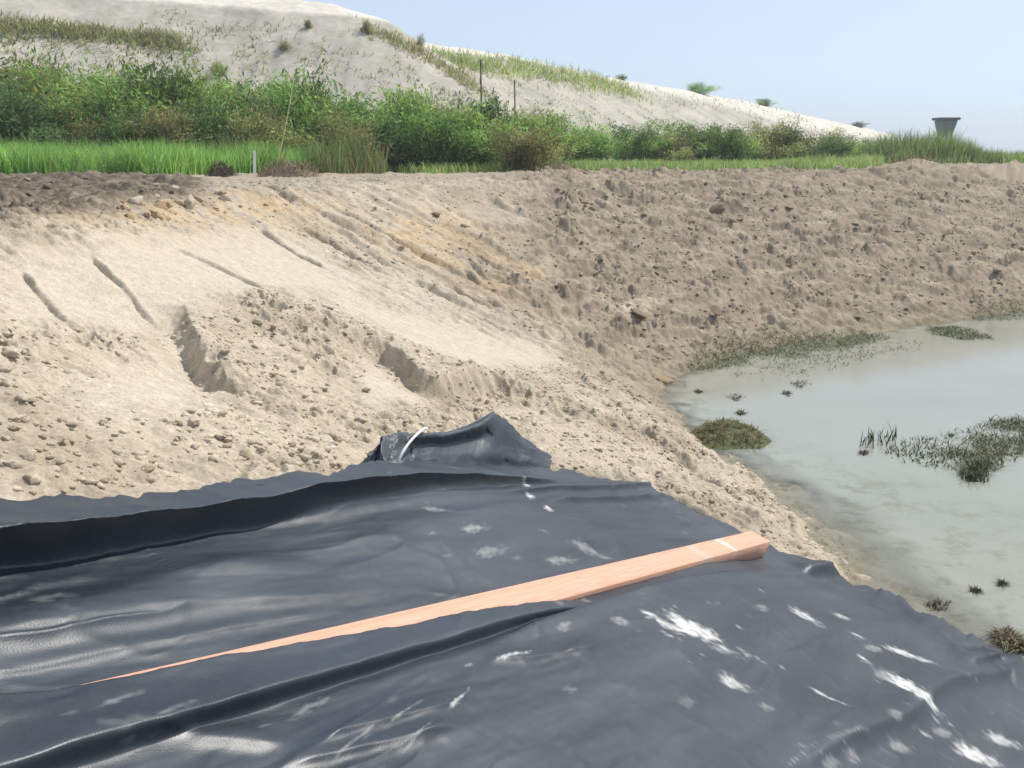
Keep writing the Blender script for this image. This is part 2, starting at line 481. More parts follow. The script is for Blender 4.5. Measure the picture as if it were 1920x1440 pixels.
# ------------------------------------------------------------------ the water
wr = np.concatenate([np.geomspace(2.0, 60, 220), [120.0]])
wa = np.radians(np.linspace(-10, 175, 260))
wx = (wr[:, None] * np.sin(wa)[None, :]).ravel(); wy = (wr[:, None] * np.cos(wa)[None, :]).ravel()
ws = shore_dist(wx, wy)
keep = ws < 0.8
fa = grid_faces(len(wr), len(wa))
fa = fa[keep[fa].all(1)]
used = np.unique(fa); rm = np.full(len(wx), -1); rm[used] = np.arange(len(used))
wx, wy = wx[used], wy[used]
depth = (WATER - terrain(wx, wy)) * (0.35 + 0.65 * smooth(8.0, 10.5, wy + 0.3 * wx))
m, t, b, out = mat('pond_water')
tc = node(t, 'ShaderNodeTexCoord').outputs['Object']
n1 = tex_noise(t, 0.55, 4, 0.6, tc); n2 = tex_noise(t, 9, 3, 0.5, tc)
c = mixc(t, remap(t, n1.outputs[0], 0.35, 0.65, 0, 1), (0.275, 0.280, 0.225), (0.315, 0.315, 0.265))
da = node(t, 'ShaderNodeAttribute', attribute_name='depth')
n3 = tex_noise(t, 4.5, 6, 0.7, tc)
mm_ = node(t, 'ShaderNodeMath', operation='MULTIPLY'); t.links.new(remap(t, n3.outputs[0], 0.50, 0.66, 0.0, 0.8), mm_.inputs[0]); t.links.new(remap(t, da.outputs['Fac'], 0.02, 0.26, 1.0, 0.0), mm_.inputs[1])
c = mixc(t, mm_.outputs[0], c, (0.15, 0.14, 0.08))          # silt and sunken weed in the shallows
t.links.new(c, b.inputs['Base Color'])
b.inputs['Roughness'].default_value = 0.10; b.inputs['IOR'].default_value = 1.33
bp = node(t, 'ShaderNodeBump'); bp.inputs['Strength'].default_value = 0.10; bp.inputs['Distance'].default_value = 0.01
t.links.new(n2.outputs[0], bp.inputs['Height']); t.links.new(bp.outputs[0], b.inputs['Normal'])
tr = node(t, 'ShaderNodeBsdfTransparent'); tr.inputs['Color'].default_value = (0.93, 0.93, 0.86, 1)
mx = node(t, 'ShaderNodeMixShader')
t.links.new(remap(t, da.outputs['Fac'], 0.0, 0.07, 0.25, 1.0), mx.inputs[0])
t.links.new(tr.outputs[0], mx.inputs[1]); t.links.new(b.outputs[0], mx.inputs[2]); t.links.new(mx.outputs[0], out.inputs['Surface'])
water = struct(mesh_np('water', np.stack([wx, wy, np.full(len(wx), WATER)], 1), rm[fa][:, ::-1], [m], attr={'depth': depth}))

# ------------------------------------------------------------------ the sand hill behind
A_SEG = spline([(-46, 40.0), (-30, 45.5), (-17.5, 49.5), (-8.6, 51.0)], 40); A_H = np.interp(np.linspace(0, 1, 40), [0, .33, .66, 1], [9.9, 9.1, 7.3, 6.55])
def at_px(px, row, yy):        # plan point and height seen at a pixel, yy metres away
    d = ray(px, row); k = yy / d[1]
    return d[0] * k, yy, d[2] * k
B_PTS = np.array([at_px(-500, 0, 66), at_px(250, 45, 60), at_px(640, 55, 62), at_px(780, 78, 66), at_px(960, 104, 75), at_px(1100, 138, 84), at_px(1250, 163, 96), at_px(1400, 190, 115),
                  at_px(1520, 218, 140), at_px(1640, 244, 175), at_px(1740, 274, 230), at_px(1800, 290, 320)])
def hill_z(x, y):
    q, u, d = line_coords(x, y, A_SEG)
    h = np.interp(u, np.linspace(0, 1, 40), A_H)
    d = d + 0.5 * fbm(x, y, 5, 3, 80)
    za = h + 0.5 - 0.32 * np.minimum(d, 2.6) - 0.62 * np.maximum(d - 2.6, 0)
    gul = np.abs(fbm(x * 1.0, y * 0.25, 1.6, 3, 81))
    za = za - 0.22 * gul * smooth(1, 4, d)
    qb, ub, db = line_coords(x, y, B_PTS[:, :2])
    Lb = np.concatenate([[0], np.cumsum(np.hypot(*np.diff(B_PTS[:, :2], axis=0).T))]); hb = np.interp(ub, Lb / Lb[-1], B_PTS[:, 2])
    near = np.maximum(qb, 0)
    w1 = 3.2 + 3.5 * smooth(0.25, 0.6, ub)
    zb = hb - 0.30 * np.minimum(near, w1) - 0.06 * np.clip(near - w1, 0, 1.2) - 0.60 * np.maximum(near - w1 - 1.2, 0)
    zb = zb - 0.18 * np.abs(fbm(x, y, 1.8, 3, 82)) * smooth(4.5, 6, near) + 0.12 * fbm(x, y, 3, 3, 83)
    z = np.maximum(za, zb)
    return np.maximum(z, -1.2), za, zb, d, near, hb, h
ha = np.radians(np.linspace(-48, 40, 760)); hr = np.concatenate([np.geomspace(34, 75, 230)[:-1], np.geomspace(75, 420, 120)])
hx = (hr[:, None] * np.sin(ha)[None, :]).ravel(); hy = (hr[:, None] * np.cos(ha)[None, :]).ravel()
hz, za, zb, dA, nB, hB, hA = hill_z(hx, hy)
grey = np.array([0.435, 0.40, 0.335]); wht = np.array([0.65, 0.60, 0.515]); grn = np.array([0.16, 0.17, 0.075])  # sunlit crest and less lit face painted as white and grey sand
isA = za > zb
wid = np.interp(hx / np.maximum(hy, 1), [-0.1, 0.05, 0.2, 0.3], [3.2, 4.0, 5.5, 8.0])
top = np.where(isA, smooth(3.0, 2.3, dA), smooth(wid + 0.6, wid - 0.3, nB))
nn = fbm(hx, hy, 2.2, 4, 84)
hc = grey[None, :] * (1 + 0.25 * nn[:, None]) * (1 - top[:, None]) + wht[None, :] * top[:, None]
stk = smooth(0.12, 0.4, fbm(hx * 1.0, hy * 0.3 + hz * 0.5, 0.8, 4, 85)) * (1 - top) * 0.22
hc = hc * (1 - stk[:, None]) + grn[None, :] * stk[:, None]
M_HILL = earth_mat('hill_sand', fine=3.0, bump=0.3, dist=0.1, lo=0.85, hi=1.12)
hill = struct(mesh_np('sand_hill', np.stack([hx, hy, hz], 1), grid_faces(len(hr), len(ha))[:, ::-1], [M_HILL], col=hc))

# ------------------------------------------------------------------ the black sheet
NA, NB = 780, 720
CEN = np.array([0.1, -1.3])
Lc = np.concatenate([[0], np.cumsum(np.hypot(*np.diff(LINER_EDGE, axis=0).T))])
# more columns where the edge is in view
edge_az = np.arctan2(LINER_EDGE[:, 0], LINER_EDGE[:, 1] + 0.6)
ua = np.interp(np.linspace(0, 1, NA), np.linspace(0, 1, 7), Lc[-1] * np.array([0, .17, .33, .5, .65, .80, 1.0]))
ex = np.interp(ua, Lc, LINER_EDGE[:, 0]); ey = np.interp(ua, Lc, LINER_EDGE[:, 1])
ejit = 0.026 * fbm(ua, ua * 0, 0.22, 5, 90, 0.6)
gb = 1 - 0.94 * np.linspace(0, 1, NB) ** 1.15
lx = CEN[0] + (ex - CEN[0])[None, :] * (gb[:, None] + (ejit[None, :] * smooth(0.9, 1.0, gb)[:, None]))
ly = CEN[1] + (ey - CEN[1])[None, :] * (gb[:, None] + (ejit[None, :] * smooth(0.9, 1.0, gb)[:, None]))
lx, ly = lx.ravel(), ly.ravel()
bfr = np.repeat(1 - gb, NA)                   # 0 at the far edge
lz = base_z(lx, ly) + 0.012 + 0.03 * fbm(lx, ly, 1.6, 2, 91)
shx = np.zeros_like(lx); shy = np.zeros_like(lx)

# timber: the line of its far top edge on the sheet
BA = hit(1408, 1000, lambda x, y: base_z(x, y) + 0.10)[:2]; BB = hit(60, 1284, lambda x, y: base_z(x, y) + 0.05)[:2]
BDIR = (BA - BB) / np.linalg.norm(BA - BB); BN = np.array([BDIR[1], -BDIR[0]])   # BN points to the camera side
BLEN = np.linalg.norm(BA - BB)
BW, BT = 0.130, 0.115

def sz_at(x, y):
    return lz[np.argmin((lx - x) ** 2 + (ly - y) ** 2)]

def fold(pts, prof):
    pl = hits(pts, 40)
    lo, hi = pl.min(0) - 0.9, pl.max(0) + 0.9
    mk = (lx > lo[0]) & (lx < hi[0]) & (ly > lo[1]) & (ly < hi[1])
    q, u, d = line_coords(lx[mk], ly[mk], pl)
    tail = np.sqrt(np.maximum(d * d - q * q, 0))
    dz, push = prof(q, u, d)
    f = np.exp(-(tail / 0.05) ** 2)
    lz[mk] += dz * f
    # push sideways, towards the camera side of the line
    i = np.clip((u * (len(pl) - 2)).astype(int), 0, len(pl) - 2)
    tg = np.diff(pl, axis=0); tg = tg / np.linalg.norm(tg, axis=1)[:, None]
    shx[mk] += push * f * tg[i, 1]; shy[mk] += -push * f * tg[i, 0]

def main_roll(q, u, d):
    H = 0.112 - 0.078 * u
    H = H * smooth(1.0, 0.80, u) * (1 + 0.10 * fbm(u, 0 * u, 0.07, 3, 77))
    back = np.exp(-(np.minimum(q, 0) / 0.42) ** 2)
    front = 1 - smooth(-0.02, 0.035, q)
    dz = H * back * front
    push = (1.45 - 0.5 * u) * H * np.exp(-((q + 0.030) / np.where(q > -0.03, 0.038, 0.075)) ** 2)
    foot = 0.016 * np.exp(-((q - 0.22) / 0.07) ** 2) * smooth(1, .7, u)
    return dz + foot, push
fold([(-560, 1195), (-300, 1138), (-150, 1104), (0, 1072), (200, 1032), (400, 990), (600, 955), (800, 933), (950, 921), (1110, 914)], main_roll)

def soft(h, wn, wf):      # wn: width towards the camera, wf: away from it
    def p(q, u, d):
        e = smooth(0, 0.2, u) * smooth(1, 0.75, u)
        wq = np.where(q > 0, wn, wf)
        return h * e * np.exp(-(q / wq) ** 2), 0 * q + 0.4 * h * e * np.exp(-(q / (0.5 * wn)) ** 2)
    return p
fold([(930, 935), (1040, 938), (1180, 926), (1290, 915)], soft(0.045, 0.035, 0.10))
fold([(1000, 955), (1120, 946), (1260, 938), (1360, 975)], soft(0.035, 0.03, 0.10))
fold([(420, 985), (640, 960), (900, 938), (1040, 930)], soft(0.020, 0.04, 0.10))
fold([(-250, 1175), (0, 1128), (300, 1085), (600, 1060)], soft(0.013, 0.06, 0.13))
fold([(-250, 1255), (0, 1205), (350, 1140), (640, 1110), (860, 1080)], soft(0.022, 0.05, 0.13))
fold([(-200, 1120), (60, 1070), (300, 1045), (520, 1030)], soft(0.013, 0.06, 0.10))
fold([(-250, 1300), (0, 1262), (220, 1215), (480, 1160), (700, 1125)], soft(0.024, 0.035, 0.10))
fold([(1420, 1470), (1560, 1405), (1700, 1345), (1780, 1290), (1960, 1236)], soft(0.035, 0.05, 0.12))
fold([(1500, 1078), (1570, 1075), (1640, 1095)], soft(0.05, 0.04, 0.12))
fold([(1800, 1262), (1870, 1243), (1990, 1238)], soft(0.04, 0.04, 0.12))
fold([(500, 1450), (700, 1405), (900, 1362)], soft(0.018, 0.025, 0.06))
fold([(560, 1405), (720, 1362), (890, 1318)], soft(0.014, 0.02, 0.06))
fold([(240, 1350), (420, 1385), (560, 1400)], soft(0.014, 0.03, 0.06))
fold([(900, 1245), (1020, 1235), (1150, 1215)], soft(0.010, 0.02, 0.05))

# a low ridge that runs on from the timber, and the flap of sheet that laps over the wood
BZA = sz_at(*BA) + BT + 0.004                 # height of the wood's top at its right end
BZB = sz_at(*BB) + 0.024                      # and at its left, where it has sunk in
BG = float(base_z(np.array([(BA + BB)[0] / 2]), np.array([(BA + BB)[1] / 2]))[0] - base_z(np.array([(BA + BB)[0] / 2 + 0.2 * BN[0]]), np.array([(BA + BB)[1] / 2 + 0.2 * BN[1]]))[0]) / 0.2
def wood_top(x, y):
    return BZB + (BZA - BZB) * ((x - BB[0]) * BDIR[0] + (y - BB[1]) * BDIR[1]) / BLEN - BG * ((x - BB[0]) * BN[0] + (y - BB[1]) * BN[1])
def visible_width(xx, thick):       # width of bare wood, measured across, that shows 'thick' pixels tall below the far edge
    us = np.linspace(0, 1, 60); P3 = np.column_stack([BB + np.outer(us * BLEN, BDIR), BZB + (BZA - BZB) * us])
    def proj(p):
        f_ = p[:, 1] * math.cos(PITCH) - p[:, 2] * math.sin(PITCH); u_ = p[:, 1] * math.sin(PITCH) + p[:, 2] * math.cos(PITCH)
        return 960 + FPX * p[:, 0] / f_, 720 - FPX * u_ / f_
    cx_, cy_ = proj(P3); row = np.interp(xx, cx_, cy_)
    q_ = hit(xx, row + thick, wood_top)[:2]
    return (q_ - BB) @ BDIR / BLEN, max((q_ - BB) @ BN, 0.0)
LW = np.array([visible_width(a_, b_) for a_, b_ in ((110, 7), (300, 14), (520, 20), (750, 29), (1000, 41), (1190, 56))])
LOWu, LOWv = LW[:, 0], LW[:, 1]
FALL = np.array([hit(px_, py_)[:2] for px_, py_ in ((-200, 1405), (0, 1365), (300, 1286), (600, 1226), (800, 1186), (1000, 1145), (1200, 1101), (1450, 1068))])
FALLu = (FALL - BB) @ BDIR / BLEN; FALLv = (FALL - BB) @ BN
bu = ((lx - BB[0]) * BDIR[0] + (ly - BB[1]) * BDIR[1]) / BLEN; bv = (lx - BB[0]) * BN[0] + (ly - BB[1]) * BN[1]
wvis = np.interp(bu, np.concatenate([[-0.06, -0.03], LOWu]), np.concatenate([[-0.10, -0.03], LOWv]))
wvis = wvis - 0.004 + 0.006 * fbm(bu, 0 * bu, 0.03, 3, 130)
vend = np.maximum(np.interp(bu, FALLu, FALLv), BW + 0.012)

ztop = BZB + (BZA - BZB) * bu - BG * bv
bed = ztop - 0.028 - (BT - 0.034) * smooth(0.74, 0.97, bu)          # the sheet lies pressed down under the wood
bed_w = smooth(-0.28, -0.015, bv) * smooth(BW + 0.10, BW, bv) * smooth(-0.10, 0.0, bu) * smooth(1.06, 1.0, bu)
lz = lz + (np.minimum(lz, bed) - lz) * bed_w
over = smooth(-0.16, 0.0, bu) * smooth(1.0, 0.84, bu)
lap = ztop + 0.008 + 0.006 * fbm(bu * BLEN, bv * 2, 0.25, 3, 131) - 0.13 * smooth(LOWu[-1] - 0.18, LOWu[-1] + 0.14, bu)
up_ = smooth(-0.012, 0.006, bv - wvis) * (1 - smooth(-0.012, 0.035, bv - vend)) * over
lz = np.where(lap > lz, lz + (lap - lz) * up_, lz)
foot_ = np.exp(-((bv - vend + 0.015) / 0.035) ** 2) * over * smooth(1.0, 0.8, bu)
shx += 0.045 * foot_ * BN[0]; shy += 0.045 * foot_ * BN[1]
fold([(1380, 1098), (1470, 1082), (1560, 1080), (1660, 1104)], soft(0.016, 0.03, 0.07))

# small crinkles everywhere, stronger along the edge
cr = np.abs(fbm(lx * 0.8 - ly * 0.6, lx * 0.6 + ly * 0.8, 1, 1, 95))
cr = np.abs(fbm((lx * 0.8 - ly * 0.6) * 2.4, (lx * 0.6 + ly * 0.8) * 0.5, 0.4, 4, 95))
_al = lx * BDIR[0] + ly * BDIR[1]; _ac = lx * BN[0] + ly * BN[1]
sharp = np.clip(1 - np.abs(fbm(_al * 0.16 + 0.2 * _ac, _ac * 0.9 + 0.06 * fbm(_al, _ac, 0.5, 2, 93), 0.22, 2, 92)) * 2.2, 0, 1) ** 5
sharp2 = np.clip(1 - np.abs(fbm(lx * 0.9 + ly * 0.5, ly * 0.6 - lx * 0.8, 0.33, 2, 94)) * 2.6, 0, 1) ** 7
cmask = smooth(-0.15, 0.3, fbm(lx, ly, 0.8, 2, 99))
lz += (0.010 * sharp + 0.004 * sharp2) * (0.25 + 0.75 * cmask)
lz += 0.007 * cr + 0.006 * fbm((lx * BDIR[0] + ly * BDIR[1]) * 0.30, (lx * BN[0] + ly * BN[1]) * 1.2, 0.14, 3, 98) + 0.0010 * fbm(lx, ly, 0.06, 2, 96) + 0.014 * fbm(lx, ly, 0.30, 3, 97) * smooth(0.16, 0.0, bfr)
edge_f = smooth(0.0, 0.012, bfr)
lz = (base_z(lx, ly) - 0.02) * (1 - edge_f) + lz * edge_f
lz = np.maximum(lz, WATER + 0.010 + 0.012 * np.clip(fbm(lx, ly, 0.35, 3, 133) + 0.3, 0, 1) * edge_f)     # its skirt floats on the pond
lx2, ly2 = lx + shx, ly + shy

# pale dried mud tracked over it, and pale spots and streaks on its folds (pixel centre, radii in metres, strength, angle)
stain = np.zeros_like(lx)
MUD_AND_STREAKS = [((988, 932), 0.05, 0.018, 1.3, 0), ((995, 945), 0.022, 0.026, 1.4, 0), ((1028, 966), 0.03, 0.028, 1.3, 30), ((640, 884), 0.02, 0.06, 1.2, 5), ((745, 900), 0.05, 0.05, 0.6, 0), ((925, 885), 0.03, 0.05, 0.6, 30),
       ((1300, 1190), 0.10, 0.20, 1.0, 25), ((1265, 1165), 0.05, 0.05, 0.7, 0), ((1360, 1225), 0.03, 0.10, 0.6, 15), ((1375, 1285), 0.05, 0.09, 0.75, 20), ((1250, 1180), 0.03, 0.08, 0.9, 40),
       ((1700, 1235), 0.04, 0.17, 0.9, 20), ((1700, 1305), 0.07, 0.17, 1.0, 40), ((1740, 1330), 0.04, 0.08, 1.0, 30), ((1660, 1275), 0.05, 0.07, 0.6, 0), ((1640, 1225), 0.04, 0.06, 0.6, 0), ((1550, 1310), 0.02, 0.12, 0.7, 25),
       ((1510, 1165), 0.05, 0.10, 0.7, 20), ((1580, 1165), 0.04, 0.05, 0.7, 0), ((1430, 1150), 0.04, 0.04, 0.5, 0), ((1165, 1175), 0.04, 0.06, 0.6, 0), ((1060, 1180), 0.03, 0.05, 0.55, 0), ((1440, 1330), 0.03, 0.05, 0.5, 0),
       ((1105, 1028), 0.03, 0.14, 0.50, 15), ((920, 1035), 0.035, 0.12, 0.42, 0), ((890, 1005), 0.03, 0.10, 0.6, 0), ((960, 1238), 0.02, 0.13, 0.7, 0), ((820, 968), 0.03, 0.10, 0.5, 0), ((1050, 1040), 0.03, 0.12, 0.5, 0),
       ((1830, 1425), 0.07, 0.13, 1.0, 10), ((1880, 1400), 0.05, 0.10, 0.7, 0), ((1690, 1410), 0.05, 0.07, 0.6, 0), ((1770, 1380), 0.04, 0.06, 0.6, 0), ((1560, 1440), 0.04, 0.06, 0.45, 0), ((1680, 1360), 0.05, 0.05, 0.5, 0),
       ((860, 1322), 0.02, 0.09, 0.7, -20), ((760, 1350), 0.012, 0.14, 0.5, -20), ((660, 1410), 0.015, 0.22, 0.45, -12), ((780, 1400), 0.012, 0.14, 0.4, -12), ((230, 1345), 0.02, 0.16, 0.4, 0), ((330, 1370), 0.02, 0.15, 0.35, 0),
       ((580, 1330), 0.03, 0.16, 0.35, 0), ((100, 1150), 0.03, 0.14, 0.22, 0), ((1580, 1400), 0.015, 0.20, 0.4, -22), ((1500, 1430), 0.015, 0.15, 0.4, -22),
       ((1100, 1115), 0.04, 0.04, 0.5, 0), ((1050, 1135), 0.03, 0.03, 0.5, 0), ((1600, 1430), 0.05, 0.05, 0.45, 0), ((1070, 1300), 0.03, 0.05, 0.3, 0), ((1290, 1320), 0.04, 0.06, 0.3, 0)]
for (ppx, ppy), ry, rx, st, ang in MUD_AND_STREAKS:
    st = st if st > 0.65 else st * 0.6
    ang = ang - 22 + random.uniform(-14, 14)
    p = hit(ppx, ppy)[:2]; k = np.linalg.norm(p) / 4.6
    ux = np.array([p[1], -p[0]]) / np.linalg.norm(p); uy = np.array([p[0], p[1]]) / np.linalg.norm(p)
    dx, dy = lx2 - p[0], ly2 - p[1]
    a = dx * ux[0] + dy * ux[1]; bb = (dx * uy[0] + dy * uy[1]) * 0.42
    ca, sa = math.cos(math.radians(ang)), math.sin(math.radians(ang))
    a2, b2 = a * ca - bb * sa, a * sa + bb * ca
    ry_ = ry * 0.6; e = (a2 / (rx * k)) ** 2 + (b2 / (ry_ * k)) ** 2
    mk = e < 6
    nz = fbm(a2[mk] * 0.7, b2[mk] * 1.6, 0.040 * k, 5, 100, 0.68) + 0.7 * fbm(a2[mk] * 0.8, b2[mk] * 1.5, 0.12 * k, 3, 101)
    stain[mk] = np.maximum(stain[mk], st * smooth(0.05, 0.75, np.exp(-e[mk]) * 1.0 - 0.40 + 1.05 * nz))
fx = (lx + 0.35 * ly); fy = (ly - 0.9 * lx)
flecks = smooth(0.45, 0.62, fbm(fx * 0.7, fy, 0.10, 3, 110)) * 0.15 * smooth(-0.1, 0.35, fbm(lx, ly, 0.8, 2, 111))
stain = np.maximum(stain, flecks)
al_ = lx * BDIR[0] + ly * BDIR[1]; ac_ = lx * BN[0] + ly * BN[1]
dust = np.clip(0.42 + 0.8 * fbm(al_ * 0.28, ac_ * 1.6, 0.26, 4, 112) + 0.5 * fbm(lx, ly, 0.9, 3, 113), 0, 1)  # patchy dust, plus painted highlight streaks along the wrinkles

m, t, b, out = mat('black_sheeting')
tc = node(t, 'ShaderNodeTexCoord').outputs['Object']
sa_ = node(t, 'ShaderNodeAttribute', attribute_name='stain'); du = node(t, 'ShaderNodeAttribute', attribute_name='dust')
n1 = tex_noise(t, 60, 4, 0.6, tc); n2 = tex_noise(t, 220, 2, 0.5, tc)
dust_sheen_c = mixc(t, remap(t, du.outputs['Fac'], 0, 1, 0.0, 1.0), (0.009, 0.014, 0.021), (0.029, 0.041, 0.055))
grain = mixc(t, remap(t, n1.outputs[0], 0.45, 0.75, 0.0, 0.22), dust_sheen_c, (0.055, 0.066, 0.076))
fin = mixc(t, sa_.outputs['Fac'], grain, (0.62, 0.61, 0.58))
t.links.new(fin, b.inputs['Base Color'])
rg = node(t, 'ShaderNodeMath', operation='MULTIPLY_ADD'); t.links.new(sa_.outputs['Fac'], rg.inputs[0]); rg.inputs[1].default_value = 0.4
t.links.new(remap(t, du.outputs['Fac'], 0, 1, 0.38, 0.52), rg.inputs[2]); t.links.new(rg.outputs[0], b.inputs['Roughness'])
b.inputs['Specular IOR Level'].default_value = 0.6
bp = node(t, 'ShaderNodeBump'); bp.inputs['Strength'].default_value = 0.25; bp.inputs['Distance'].default_value = 0.002
t.links.new(n2.outputs[0], bp.inputs['Height']); t.links.new(bp.outputs[0], b.inputs['Normal'])
M_SHEET = m
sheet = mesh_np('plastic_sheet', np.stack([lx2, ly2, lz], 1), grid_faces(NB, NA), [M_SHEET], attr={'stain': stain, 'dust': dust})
tag(sheet, 'black plastic sheet spread over the bank, folded and smeared with pale mud', 'sheet')

def sheet_z(x, y):
    i = np.argmin((lx2 - x) ** 2 + (ly2 - y) ** 2)
    return lz[i]

# the sheet's raised, crumpled corner at its far edge: a tent of film open on the left
prof = [(672, 0), (700, 22), (716, 44), (738, 57), (790, 60), (830, 62), (868, 76), (900, 92), (922, 106), (945, 88), (975, 52), (1005, 20), (1030, 0)]
cols, rows_ = 120, 64
ppx = np.linspace(690, 1032, cols)
hpx = np.interp(ppx, [p[0] for p in prof], [p[1] for p in prof])
V = np.zeros((rows_, cols, 3)); 
for j in range(cols):
    foot = hit(ppx[j], np.interp(ppx[j], [690, 760, 900, 1032], [897, 896, 893, 884]))
    dist = np.linalg.norm(foot); hm = (0.95 * hpx[j] + 8) * dist / FPX
    fwd = np.array([foot[0], foot[1]]) / np.hypot(foot[0], foot[1])
    q = np.linspace(0, 1, rows_)
    # front face leans back up to the ridge, then falls away behind
    dep = np.where(q < 0.6, q / 0.6 * 0.22, 0.22 + (q - 0.6) / 0.4 * 0.20)
    hh = np.where(q < 0.6, 0.5 * np.sin(np.clip(q / 0.6, 0, 1) * math.pi / 2) + 0.5 * smooth(0, 1, q / 0.6), np.cos((q - 0.6) / 0.4 * math.pi / 2))
    V[:, j, 0] = foot[0] + fwd[0] * dep; V[:, j, 1] = foot[1] + fwd[1] * dep
    V[:, j, 2] = base_z(V[:, j, 0], V[:, j, 1]) + np.where(q < 0.6, sz_at(foot[0], foot[1]) - base_z(foot[:1], foot[1:2])[0] - 0.012 * (1 - smooth(0, 0.12, q)), 0.0) * (1 - smooth(0.3, 0.6, q)) + hh * hm
qq = np.linspace(0, 1, rows_)[:, None]; pp = ppx[None, :]
def crease(x0, q0, x1, q1, wq, amp):
    tt = np.clip((pp - x0) / (x1 - x0), 0, 1); qc = q0 + (q1 - q0) * tt
    e = smooth(-0.05, 0.2, (pp - x0) / (x1 - x0)) * smooth(1.05, 0.8, (pp - x0) / (x1 - x0))
    return amp * e * np.exp(-((qq - qc) / wq) ** 2)
back = crease(745, 0.16, 925, 0.26, 0.07, 0.085) - crease(760, 0.30, 930, 0.36, 0.09, 0.05) + crease(800, 0.5, 905, 0.48, 0.05, 0.05) - crease(870, 0.1, 1010, 0.12, 0.06, 0.03)
wr_ = 0.014 * fbm(pp / 60 + 0 * qq, qq * 4 + 0 * pp, 0.5, 4, 120) + 0.03 * np.clip(1 - 3 * np.abs(fbm(pp / 90 + 1.5 * qq, qq * 3 - pp / 120, 0.7, 2, 121)), 0, 1) ** 3
V[:, :, 1] += (back + wr_) * smooth(0, 0.08, qq)
V[:, :, 2] -= 0.25 * back * smooth(0, 0.08, qq)
V[:, :, 0] += 0.4 * wr_
corner = mesh_np('raised_corner', V.reshape(-1, 3), grid_faces(rows_, cols), [M_SHEET], attr={'stain': np.clip(0.12 * fbm(V[:, :, 0].ravel() * 5, V[:, :, 2].ravel() * 5, 0.5, 3, 7), 0, 1), 'dust': np.full(rows_ * cols, 0.85)}, parent=sheet)
md = corner.modifiers.new('thickness', 'SOLIDIFY'); md.thickness = 0.004; md.offset = -1

# ------------------------------------------------------------------ the timber
m, t, b, out = mat('fresh_timber')
tcn = node(t, 'ShaderNodeTexCoord').outputs['Object']
mp = node(t, 'ShaderNodeMapping'); mp.inputs['Scale'].default_value = (1.2, 22, 22); t.links.new(tcn, mp.inputs['Vector'])
n1 = tex_noise(t, 4, 5, 0.6, mp.outputs[0]); n2 = tex_noise(t, 7, 4, 0.6, tcn)
c = mixc(t, remap(t, n1.outputs[0], 0.3, 0.7, 0, 1), (0.58, 0.305, 0.195), (0.72, 0.425, 0.305))
sep = node(t, 'ShaderNodeSeparateXYZ'); t.links.new(tcn, sep.inputs[0])
def band(c0, wdt):
    s1 = node(t, 'ShaderNodeMath', operation='SUBTRACT'); t.links.new(sep.outputs[0], s1.inputs[0]); s1.inputs[1].default_value = c0
    s2 = node(t, 'ShaderNodeMath', operation='ABSOLUTE'); t.links.new(s1.outputs[0], s2.inputs[0])
    s3 = node(t, 'ShaderNodeMath', operation='MULTIPLY_ADD'); t.links.new(n2.outputs[0], s3.inputs[0]); s3.inputs[1].default_value = 0.12; t.links.new(s2.outputs[0], s3.inputs[2])
    return remap(t, s3.outputs[0], wdt + 0.035, wdt + 0.07, 0.85, 0.0)
TIMBER_BANDS = (t, b, c, band)
c2 = mixc(t, band(-1.05, 0.05), c, (0.50, 0.42, 0.33))
c3 = mixc(t, band(-0.62, 0.03), c2, (0.74, 0.60, 0.50))
t.links.new(c3, b.inputs['Base Color']); b.inputs['Roughness'].default_value = 0.75; b.inputs['Specular IOR Level'].default_value = 0.3
M_WOOD = m
# local axes: x along (0 at the right end, negative to the left), y across (0 far edge .. -BW near edge), z up
nseg = 24
xs = np.linspace(-BLEN - 0.12, 0, nseg + 1); bev = 0.004
ring = np.array([(0, bev), (0, BT - bev), (-bev, BT), (-BW + bev, BT), (-BW, BT - bev), (-BW, bev), (-BW + bev, 0), (-bev, 0)])
vv = np.array([(xx, a_, b_) for xx in xs for a_, b_ in ring])
ff = [[i * 8 + k, i * 8 + (k + 1) % 8, (i + 1) * 8 + (k + 1) % 8, (i + 1) * 8 + k] for i in range(nseg) for k in range(8)]
for bse in (0, nseg * 8):
    o4 = [[0, 1, 2, 7], [2, 3, 6, 7], [3, 4, 5, 6]]
    ff += [[bse + k for k in f4] for f4 in o4]
ff = np.array(ff)
board = mesh_np('wooden_board', vv, ff, [M_WOOD], smooth_shade=False)
from mathutils import Matrix, Vector
ex_ = Vector((BDIR[0], BDIR[1], (BZA - BZB) / BLEN)).normalized()
ey_ = Vector((-BN[0], -BN[1], BG)); ey_ = (ey_ - ex_ * ey_.dot(ex_)).normalized(); ez_ = ex_.cross(ey_)
mw = Matrix((ex_, ey_, ez_)).transposed().to_4x4()
mw.translation = Vector((BA[0], BA[1], BZA)) - ez_ * BT
board.matrix_world = mw
tag(board, 'long pinkish timber board lying across the black sheet, half tucked under a fold', 'board')

